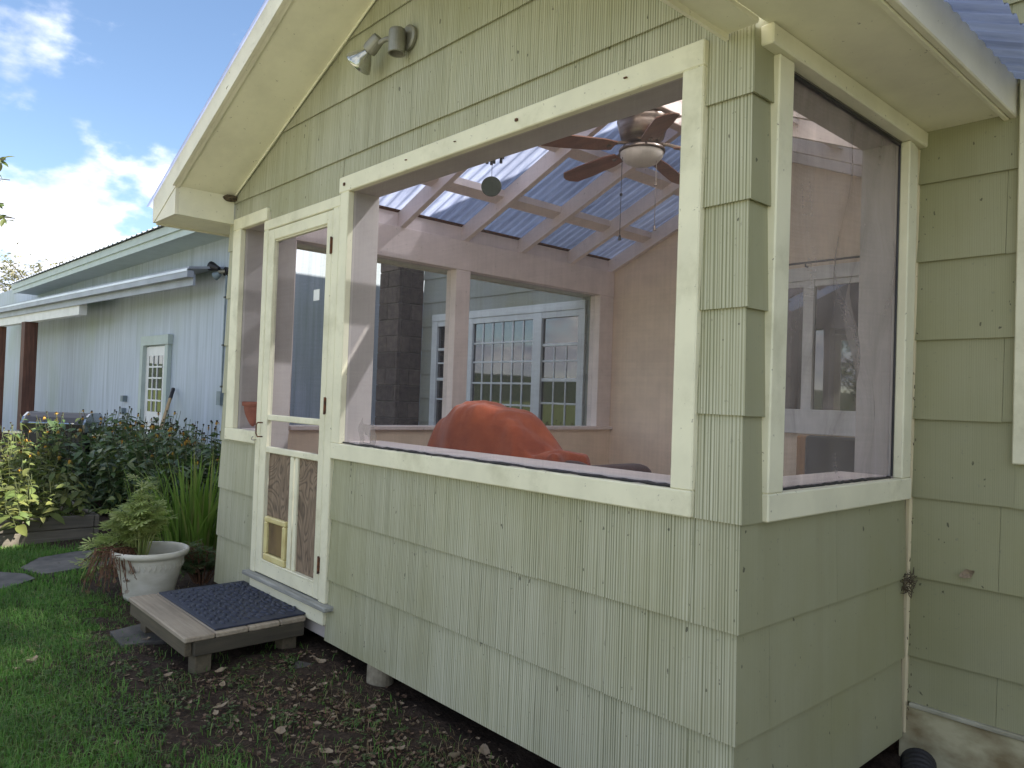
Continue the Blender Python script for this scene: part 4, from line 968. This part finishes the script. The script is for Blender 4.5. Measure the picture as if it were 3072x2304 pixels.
# ---- black corrugated drain pipe by the foundation
dp = thing('drain_pipe', 'short black corrugated drain pipe end by the house foundation', 'pipe', (.12, 1.0, 0))
prof = []
for i in range(40): prof.append((.052+.005*math.sin(i*1.57), -.06+i*.0075))
MB().lathe(prof, (.13, .98, .055), 24, (.35, -.9, -.1)).build('pipe', 'black', dp, None, True)
MB().lathe([(.001, .0), (.050, .0)], (.13, .98, .055), 24, (.35, -.9, -.1)).build('inner_end', 'dark', dp)
# ================================================================== LIGHTS, FAN, CHIME
sp = thing('spotlight', 'grey outdoor spotlight with bare reflector bulb on the gable wall', 'light', (-1.66, -.02, 2.80))
MB().lathe([(0, 0), (.055, 0), (.055, .012), (.045, .018), (0, .018)], (-1.645, -.022, 2.83), 24, (0, -1, 0)).build('base_plate', 'lampmetal', sp, None, False)
MB().lathe([(0, .055), (.034, .055), (.037, .045), (.037, -.045), (.039, -.05), (.032, -.05), (.031, -.02), (0, -.02)], (-1.66, -.075, 2.80), 24).build('junction_box', 'lampmetal', sp, None, False)
MB().tube([(-1.69, -.08, 2.825), (-1.735, -.085, 2.835), (-1.78, -.088, 2.832)], [.012, .011, .012], 10).build('knuckle', 'lampmetal', sp)
ax = Vector((-.10, -.03, -.085)); a0_ = Vector((-1.785, -.088, 2.858))
axn = ax.normalized()
MB().lathe([(0, 0), (.026, 0), (.030, .01), (.033, .06), (.031, .075), (0, .075)], a0_, 20, ax).build('lamp_holder', 'lampmetal', sp, None, False)
bulb = MB().lathe([(.018, .072), (.022, .085), (.045, .115), (.061, .145), (.064, .152), (.060, .158)], a0_, 28, ax).build('reflector_bulb', 'bulbglass', sp, None, True)
MB().lathe([(.0605, .157), (.04, .165), (.0, .169)], a0_, 28, ax).build('bulb_lens', 'frost', bulb, None, True)
# floodlight, conduit and box on the outbuilding
q1 = onfar(*c1(1965, 620)); u1 = fu(q1); z1_ = q1[2]
fl = thing('floodlight', 'black hooded floodlight with sensor on the pale blue outbuilding wall', 'light', tuple(q1))
def fpp(u, o, z): return Vector(fp(u, o, z))
MB().lathe([(0, 0), (.06, 0), (.06, .03), (0, .03)], fpp(u1, .003, z1_), 20, tuple(FN)).build('base_plate', 'black', fl)
MB().tube([fpp(u1, .03, z1_), fpp(u1+.02, .06, z1_-.01), fpp(u1+.06, .09, z1_-.01)], [.025, .022, .025], 10).build('arm', 'lampmetal', fl)
hd = Vector(FU)*.85+Vector(FN)*.45+Vector((0, 0, .28))
MB().lathe([(0, 0), (.028, 0), (.04, .045), (.062, .11), (.064, .14), (.057, .14), (.05, .11), (0, .09)], fpp(u1+.05, .09, z1_+.03), 20, tuple(hd)).build('lamp_hood', 'black', fl)
hd2 = Vector(FU)*.75+Vector(FN)*.5+Vector((0, 0, -.42))
MB().lathe([(0, 0), (.032, 0), (.044, .035), (.055, .08), (.048, .088), (0, .07)], fpp(u1+.04, .08, z1_-.035), 20, tuple(hd2)).build('lamp_hood', 'greymetal', fl)
cd_ = thing('conduit', 'thin grey electrical conduit running down from the floodlight', 'conduit', (q1[0], q1[1], .9))
zc = onfar(664, 1190)[2]
MB().tube([fpp(u1-.02, .02, z1_), fpp(u1-.02, .02, zc)], .012, 8).build('pipe', 'greymetal', cd_)
for (x, y) in ((678, 893), (673, 1036), (667, 1160)):
    zq = onfar(x, y)[2]; fbox('strap', u1-.045, u1+.005, .003, .034, zq-.012, zq+.012, 'black', cd_)
fbox('switch_box', u1-.08, u1+.04, .003, .06, zc-.11, zc+.07, 'greymetal', cd_)
# ceiling fan
FC = Vector((-1.80, 1.80, 0)); fan = thing('ceiling_fan', 'brushed nickel ceiling fan with five wooden blades and frosted light bowl', 'ceiling fan', (FC.x, FC.y, 2.75))
MB().lathe([(0, 3.045), (.13, 3.045), (.155, 3.03), (.158, 3.0), (.15, 2.99), (.152, 2.975), (.13, 2.90), (.11, 2.885), (.105, 2.87), (0, 2.87)], FC, 40).build('motor', 'nickel', fan, None, True)
MB().lathe([(0, 2.87), (.055, 2.87), (.058, 2.86), (.07, 2.85), (.13, 2.845), (.142, 2.83), (.14, 2.815), (0, 2.815)], FC, 40).build('light_fitter', 'nickel', fan, None, True)
MB().lathe([(.132, 2.817), (.128, 2.79), (.10, 2.757), (.06, 2.739), (0, 2.732)], FC, 40).build('light_bowl', 'frost', fan, None, True)
for k in range(5):
    a = math.radians(176+72*k); c_, s_ = math.cos(a), math.sin(a)
    br = MB().tube([FC+Vector((c_*.09, s_*.09, 2.868)), FC+Vector((c_*.16, s_*.16, 2.855)), FC+Vector((c_*.24, s_*.24, 2.828))], [.012, .010, .014], 8).build('blade_arm', 'nickel', fan)
    outline = [(.19, -.045), (.28, -.062), (.50, -.070), (.64, -.066), (.68, -.03), (.69, 0), (.68, .03), (.64, .066), (.50, .070), (.28, .062), (.19, .045)]
    V = []
    for zoff in (0, .007):
        for r, t in outline:
            tl = t*math.cos(.2); zt_ = 2.828+t*math.sin(.22)-.07*(r-.2)+zoff
            V.append((FC.x+c_*r-s_*tl, FC.y+s_*r+c_*tl, zt_))
    n = len(outline); fixnormals(MB().add(V, [tuple(range(n)), tuple(range(n, 2*n))]+[(i, (i+1) % n, n+(i+1) % n, n+i) for i in range(n)]).build('blade', 'blade', fan))
for dx, dy, zl in ((-.07, -.10, 2.30), (.09, .03, 2.36)):
    pc = MB(); pc.tube([FC+Vector((dx, dy, 2.78)), FC+Vector((dx, dy, zl))], .0022, 5); pc.lathe([(0, .0), (.006, .0), (.011, -.03), (0, -.032)], FC+Vector((dx, dy, zl)), 10); pc.lathe([(0, .012), (.009, .006), (.009, -.006), (0, -.012)], FC+Vector((dx, dy, zl+.25)), 8); pc.build('pull_chain', 'black' if dx < 0 else 'nickel', fan)
# wind chime hanging inside the front opening
wcp = at(1000+912*.5199, 250+595*.5199, 1, .24); wc = thing('wind_chime', 'wind chime with dark tubes and a round green disc in the porch opening', 'wind chime', (wcp[0], .24, 2.42))
zt_ = 2.40
MB().tube([(wcp[0], .24, zt_), (wcp[0], .24, wcp[2]+.04)], .0015, 4).build('cord', 'black', wc)
MB().lathe([(0, .004), (.042, .004), (.044, 0), (.042, -.004), (0, -.004)], (wcp[0], .24, wcp[2]), 28, (.74, -.67, 0)).build('disc', 'disc', wc)
for k in range(5):
    a = k*1.257+.4; x, y = wcp[0]+.035*math.cos(a)+.02, .24+.035*math.sin(a); MB().tube([(x, y, zt_-.02), (x, y, wcp[2]+.112-.007*k)], .0065, 10).build('tube', 'black', wc)
MB().lathe([(0, .006), (.05, .006), (.05, -.006), (0, -.006)], (wcp[0]+.01, .24, zt_-.01), 20).build('hanger', 'black', wc)
# terracotta pot in the narrow opening
tp = at(735, 1215, 1, .09); tcx = tp[0]+.082
tpot = thing('terracotta_pot', 'small terracotta pot standing inside the narrow screened opening', 'flower pot', (tcx, .09, 1.052))
MB().lathe([(0, 0), (.042, 0), (.05, .03), (.068, .085), (.074, .12), (.072, .128), (.083, .132), (.085, .155), (.078, .157), (.070, .125), (0, .12)], (tcx, .09, 1.052), 28).build('body', 'terracotta', tpot, None, True)
MB().tube([(tcx-.07, .08, 1.172), (tcx-.088, .078, 1.18), (tcx-.072, .078, 1.195)], .006, 6).build('lug', 'terracotta', tpot)
# ================================================================== FURNITURE IN THE PORCH
def drape(name, label, cat, fx, fy, hf, mt, foldamp=.012, blur=4, fold=lambda x, y: 0, th=.006):
    X, Y = np.meshgrid(np.linspace(*fx), np.linspace(*fy)); Z = hf(X, Y)
    for _ in range(blur):
        P = np.pad(Z, 1, mode='edge'); Z = (P[:-2, 1:-1]+P[2:, 1:-1]+P[1:-1, :-2]+P[1:-1, 2:]+4*Z)/8
    Z = Z+foldamp*fold(X, Y); ny, nx = Z.shape; i = np.arange(nx*ny).reshape(ny, nx)
    F = np.stack([i[:-1, :-1], i[:-1, 1:], i[1:, 1:], i[1:, :-1]], -1).reshape(-1, 4)
    me = bpy.data.meshes.new(name); me.from_pydata(np.stack([X, Y, Z], -1).reshape(-1, 3).tolist(), [], F.tolist()); me.polygons.foreach_set('use_smooth', [True]*len(F))
    o = link(name, me, mt); m_ = o.modifiers.new('thick', 'SOLIDIFY'); m_.thickness = th; tag(o, label, cat); return o
ac = thing('armchair', 'brown upholstered armchair mostly hidden under an orange throw', 'armchair', (-2.0, 1.2, .25))
def rbox(name, a, b, mt, parent, r=.06):
    bm = bmesh.new(); bmesh.ops.create_cube(bm, size=1)
    for v in bm.verts: v.co = Vector([(a[i]+b[i])/2+v.co[i]*(b[i]-a[i]) for i in range(3)])
    bmesh.ops.bevel(bm, geom=bm.edges[:], offset=r, segments=4, affect='EDGES', profile=.5, clamp_overlap=True)
    me = bpy.data.meshes.new(name); bm.to_mesh(me); bm.free(); me.polygons.foreach_set('use_smooth', [True]*len(me.polygons)); return link(name, me, mt, parent)
rbox('backrest', (-2.57, .90, .45), (-1.86, 1.08, 1.15), 'brownup', ac, .085); rbox('seat', (-2.56, 1.12, .32), (-1.80, 1.72, .66), 'brownup', ac, .07)
rbox('armrest', (-1.80, .90, .3), (-1.44, 1.10, .975), 'brownup', ac, .085); rbox('armrest', (-1.77, 1.13, .3), (-1.56, 1.75, .93), 'brownup', ac, .08); rbox('armrest', (-2.80, 1.0, .3), (-2.59, 1.75, .93), 'brownup', ac, .08)
for x in (-2.5, -1.8):
    for y in (.96, 1.65): box('leg', (x-.025, y-.025, .25), (x+.025, y+.025, .34), 'chairwood', ac)
def hf_throw(X, Y):
    prof = np.interp(X, [-2.66, -2.62, -2.55, -2.42, -2.30, -2.12, -2.0, -1.90, -1.82, -1.75, -1.70], [.60, .95, 1.14, 1.21, 1.245, 1.225, 1.215, 1.17, 1.09, 1.01, .60])
    sh = .014*np.sin(11*X+1)+.03*np.sin(5*X)+.008*np.sin(23*X+6*Y)+.004*np.sin(17*X-9*Y+2)
    edge = np.clip(1-np.abs((Y+sh-1.0)/.23)**5, 0, 1)**.5
    arm = np.where((X > -1.80) & (X < -1.53+.02*np.sin(30*Y)) & (Y > .85) & (Y < 1.17), 1.002, .60)
    return np.maximum(.60+(prof-.60)*edge, arm)
def folds(x, y):
    out = np.zeros_like(x)
    for j in range(x.shape[0]):
        for i in range(x.shape[1]):
            X_, Y_ = x[j, i], y[j, i]; q = Vector((X_*5+Y_*2.5, Y_*2.2, 1.7))
            n = mnoise.noise(q); n2 = mnoise.noise(Vector((X_*11-Y_*6, Y_*5, 4.1)))
            out[j, i] = 2.6*n+1.1*n2+.35*mnoise.noise(Vector((X_*27, Y_*22, 9)))
    return out*np.clip((1.3-y)*2.2, .35, 1.25)
drape('orange_throw', 'rumpled burnt orange throw draped over the armchair', 'blanket', (-2.72, -1.46, 120), (.70, 1.30, 90), hf_throw, 'orange', .022, 14, folds)
# dining chair with dark back by the side opening
c0 = at(2396, 1306, 1, 1.5); c1_ = at(2428, 1306, 1, 1.5)
dc = thing('dining_chair', 'wooden dining chair with charcoal fabric back inside the side opening', 'chair', (c0[0]+.22, 1.35, .25))
X0, XZ = c0[0], c0[2]
box('back_post', (X0, 1.48, .25), (c1_[0]-.006, 1.52, XZ), 'chairwood', dc, .005); box('back_post', (X0+.45, 1.48, .25), (X0+.49, 1.52, XZ), 'chairwood', dc, .005)
rbox('back_pad', (X0+.043, 1.47, .72), (X0+.448, 1.525, XZ+.004), 'charcoal', dc, .016); rbox('seat_pad', (X0, 1.52, .66), (X0+.49, 1.95, .72), 'charcoal', dc, .02)
for x in (X0, X0+.455): box('front_leg', (x, 1.91, .25), (x+.036, 1.95, .66), 'chairwood', dc, .004)
# chair-shaped heap under a lavender sheet and a sage cushion beside it
st_ = thing('stool', 'low wooden stool under a lavender sheet in the porch', 'stool', (-1.02, 1.62, .25))
box('top', (-1.2, 1.45, .72), (-.86, 1.80, .76), 'chairwood', st_)
for x in (-1.17, -.93):
    for y in (1.48, 1.74): box('leg', (x, y, .25), (x+.035, y+.035, .72), 'chairwood', st_)
drape('lavender_sheet', 'crumpled lavender white sheet heaped on a stool behind the porch corner', 'sheet', (-1.42, -.66, 60), (1.30, 1.95, 50),
      lambda X, Y: np.maximum(1.17-1.5*np.abs(X+1.02)-.35*np.abs(Y-1.6), .5), 'lav', .014, 5, lambda x, y: np.sin(30*x+14*y)+.6*np.sin(61*y-20*x))
rbox('cushion', (-.80, 1.40, .74), (-.66, 1.46, 1.06), 'greencl', None, .03)
cu = bpy.data.objects['cushion']; tag(cu, 'sage green cushion leaning beside the dining chair in the porch', 'cushion')
# ================================================================== GRILL, RAKE HANDLE, TREES
gp = at(192, 1236, 2, .93); gq = Vector((gp[0], gp[1], 0))
if gq.x < -9.6: gq = Vector((-9.6, at(192, 1236, 0, -9.6)[1], 0))
gr = lthing('barbecue_grill', 'black lidded barbecue grill with steel ends under the awning', 'grill', gq, math.radians(47.7))
prof = [(0.0, .0), (-.02, .09), (.03, .17), (.10, .215), (.22, .225), (.33, .21), (.40, .15), (.42, .0)]
fixnormals(MB().prism([(y-.2, z+.70) for y, z in prof], 0, -.36, .36).build('lid', 'navy', gr))
for x in (-.385, .361): fixnormals(MB().prism([((y-.2)*1.03, .70+z*1.03) for y, z in prof], 0, x, x+.024).build('lid_end', 'chrome', gr))
box('firebox', (-.36, -.2, .55), (.36, .21, .695), 'black', gr); box('cart', (-.36, -.18, .08), (.36, .2, .545), 'black', gr)
MB().tube([(-.25, -.235, .80), (-.25, -.27, .80), (.25, -.27, .80), (.25, -.235, .80)], .011, 8).build('lid_handle', 'chrome', gr)
for x in (-.62, .39): box('side_shelf', (x, -.17, .66), (x+.23, .18, .69), 'chrome', gr)
for x in (-.3, .3): MB().lathe([(0, -.02), (.07, -.02), (.07, .02), (0, .02)], (x, 0, .07), 20, (0, 1, 0)).build('wheel', 'black', gr)
hA = Vector(onfar(520, 1166, .05)); hB = Vector(at(468, 1330, 1, hA.y-.35))
rk = thing('garden_tool', 'long wooden tool handle with black grip leaning on the outbuilding wall', 'garden tool', tuple(hB))
gd = (hB-hA); hB2 = hA+gd*(hA.z/(hA.z-hB.z))*.97
MB().tube([hA+gd*.18, hB2], .022, 10).build('handle', 'handle', rk); MB().tube([hA, hA+gd*.19], .027, 10).build('grip', 'black', rk)
MB().box((hB2.x-.12, hB2.y-.02, 0), (hB2.x+.12, hB2.y+.02, .10), .01).build('tool_head', 'rust', rk)
def tree(name, label, base, H, crown, nleaf, lsz, mt, seed, group=None, branches=()):
    R = random.Random(seed); t = lthing(name, label, 'tree', base, 0, group); tr = MB(); lv = MB()
    tr.tube([(0, 0, -.1), (.05, 0, H*.3), (-.05, .06, H*.6), (0, 0, H*.85)], [H*.022, H*.017, H*.011, H*.004], 8)
    tips = []
    for k in range(26):
        u = R.uniform(.28, .85); a = R.uniform(0, 6.28); p = Vector((0, 0, H*u)); r = crown*(1.15-u*.6)*R.uniform(.6, 1.0)
        e = p+Vector((math.cos(a)*r, math.sin(a)*r, R.uniform(.05, .28)*H)); mid = p.lerp(e, .5)+Vector((0, 0, .03*H)); tr.tube([p, mid, e], [H*.006, H*.0035, H*.0012], 5)
        tips += [(p, mid, e)]
    for (e,) in branches:
        p = Vector((0, 0, e.z-.7)); mid = p.lerp(e, .55)+Vector((0, 0, .15)); tr.tube([p, mid, e], [H*.006, H*.003, .004], 5); tips += [(mid, mid.lerp(e, .6), e)]*3
    LS = leaf_shape(lsz, lsz*.42, .25, 3)
    for k in range(nleaf):
        p, m_, e = R.choice(tips); u = R.random()**.6; q = p.lerp(m_, u*2) if u < .5 else m_.lerp(e, u*2-1)
        s_ = crown*.22*(R.random()**.5); q = q+Vector((R.gauss(0, 1), R.gauss(0, 1), R.gauss(0, .8)))*s_*.6
        put(lv, LS, q, R.uniform(0, 6.28), R.uniform(-.8, .6), R.uniform(-.8, .8), R.uniform(.7, 1.3))
    tr.build('trunk', 'bark', t); lv.build('crown', mt, t); return t
far_q = at(70, 800, 0, -36)
tree('pale_tree', 'pale leaved tree rising behind the outbuilding roof', (-36, far_q[1]+.5, 0), 6.1, 2.2, 4200, .17, 'paleleaf', 2)
tree('pale_tree', 'loose pale green tree at the end of the outbuilding', (-40, at(0, 800, 0, -40)[1]-1, 0), 5.6, 2.2, 3000, .17, 'treeleaf', 6)
# tree at the edge of the lawn whose twigs reach into the view
tb = Vector((-6.6, -2.75, 0))
brs = []
for px, py in ((18, 480), (30, 540), (45, 655), (12, 610)):
    P_ = Vector(at(px, py, 0, -5.4)); brs.append((P_-tb,))
R = random.Random(5)
tt = tree('garden_tree', 'small leafy tree at the edge of the lawn, its twigs over the garden', tb, 4.6, 1.25, 2600, .075, 'treeleaf', 12)
tw = MB(); tl = MB(); LS = leaf_shape(.085, .034, .2, 4)
for (e,) in brs:
    p = Vector((-.1, 0, e.z-.35)); mid = p.lerp(e, .6)+Vector((0, 0, .18)); tw.tube([p, mid, e], [.016, .008, .003], 6)
    for k in range(52):
        u = R.random()**.6; q_ = p.lerp(mid, u/.55) if u < .55 else mid.lerp(e, (u-.55)/.45); put(tl, LS, q_+Vector((R.uniform(-.03, .03), R.uniform(-.03, .03), R.uniform(-.03, .03))), R.uniform(0, 6.28), R.uniform(-.8, .7), R.uniform(-.8, .8), R.uniform(.7, 1.2))
tw.build('twigs', 'bark', tt); tl.build('twig_leaves', 'treeleaf', tt)
# unseen trees added behind the camera for window reflections and bounced light
k = 0
for x, y, h_ in ((-14, -46, 7), (-4, -52, 8), (7, -48, 7), (-24, -50, 8)):
    tree('added_lawn_tree', 'broad leafy tree added across the open lawn for reflections', (x, y, 0), h_, h_*.36, 2600, .30, 'treeleaf', 40+k, 'added trees across the lawn'); k += 1

# ---- torn flap of screen on the sill, rubbish in the inner corner
V = []; F = []; R = random.Random(9)
for j in range(9):
    for i in range(9):
        u, v = i/8, j/8; V.append((-1.965+.135*u+.012*math.sin(7*v), -.003-.012*math.sin(9*u+5*v)*v, 1.046+.125*v*(1-.25*math.sin(3.1*u))))
for j in range(8):
    for i in range(8):
        if (i-3.2)**2+(j-2.2)**2*.8 < 3.2: continue
        F.append((j*9+i, j*9+i+1, (j+1)*9+i+1, (j+1)*9+i))
MB().add(V, F).build('torn_screen_flap', 'screen_old', win, None, True)
db = MB()
c_ = Vector((.028, 1.128, .672))
for k in range(60):
    p = c_+Vector((R.uniform(-.012, .02), R.uniform(-.03, .012), R.uniform(-.045, .02))); d_ = Vector((R.gauss(0, 1), R.gauss(0, 1), R.gauss(0, 1))).normalized()*R.uniform(.01, .03)
    db.tube([p, p+d_*.5+Vector((0, 0, -.004)), p+d_], [.0015, .002, .001], 4)
tag(db.build('twig_nest', 'nest'), 'small clump of dead twigs and webs in the corner of the walls', 'nest')
cw = MB()
for k in range(45):
    z = .15+2.05*R.random()**1.6; p = Vector((R.choice((.036, .004, .036)), R.uniform(1.11, 1.166) , z)); cw.tube([p, p+Vector((R.uniform(0, .006), R.uniform(-.012, .004), R.uniform(-.014, .01)))], [.0012, .0018], 4)
tag(cw.build('wall_debris', 'nest', None, 'stuff'), 'specks of dead insects and grit caught in webs along the inner corner', 'debris')
ll = bpy.data.objects.new('stuck_leaf', leafdata[2]); COL.objects.link(ll); q_ = at(2880, 1730, 1, 1.145); ll.location = tuple(q_); ll.scale = (.05, .05, .05); ll.rotation_euler = (1.3, -.5, .3)
tag(ll, 'brown dead leaf stuck to the pale green house wall', 'leaf')

# ---- split and peeling paint along the lower edge of the rake board
R = random.Random(31); pts = []; rad = []
for i in range(70):
    x = -3.52+1.25*i/69; pts.append((x, -.3765, 2.455+SL*(x+3.505)+.040+.012*mnoise.noise(Vector((x*14, 3, 0)))+.006*mnoise.noise(Vector((x*45, 7, 0))))); rad.append(max(.0006, .0075*(.35+mnoise.noise(Vector((x*6, 1, 2)))) * (1 if i < 55 else .5)))
MB().tube(pts, rad, 5).build('paint_split', 'dark', porch)
for k in range(26):
    x = -3.5+1.1*R.random()**1.3; z = 2.455+SL*(x+3.505)+.03+R.uniform(-.004, .03); w_ = R.uniform(.012, .04); h_ = R.uniform(.006, .016); c_ = R.uniform(.004, .012)
    V = [(x, -.3755, z), (x+w_, -.3755, z+SL*w_), (x+w_*.9, -.3755-c_, z+SL*w_-h_), (x+w_*.2, -.3755-c_*1.2, z-h_)]
    MB().add(V, [(0, 1, 2, 3)]).build('paint_flake', 'rake', porch)

# small pale patch stuck on the door screen
p_ = at(950, 885, 1, -.012); MB().box((p_[0]-.03, -.0135, p_[2]-.028), (p_[0]+.03, -.0115, p_[2]+.028), .0).build('screen_patch', 'white', door)
# wire hook on the corner panel inside
h_ = at(845, 995, 0, -3.44); MB().tube([(-3.446, h_[1]+.03, h_[2]), (-3.42, h_[1]+.02, h_[2]), (-3.41, h_[1]-.03, h_[2]+.004), (-3.42, h_[1]-.06, h_[2]+.02)], .003, 5).build('coat_hook', 'rust', left_wall)
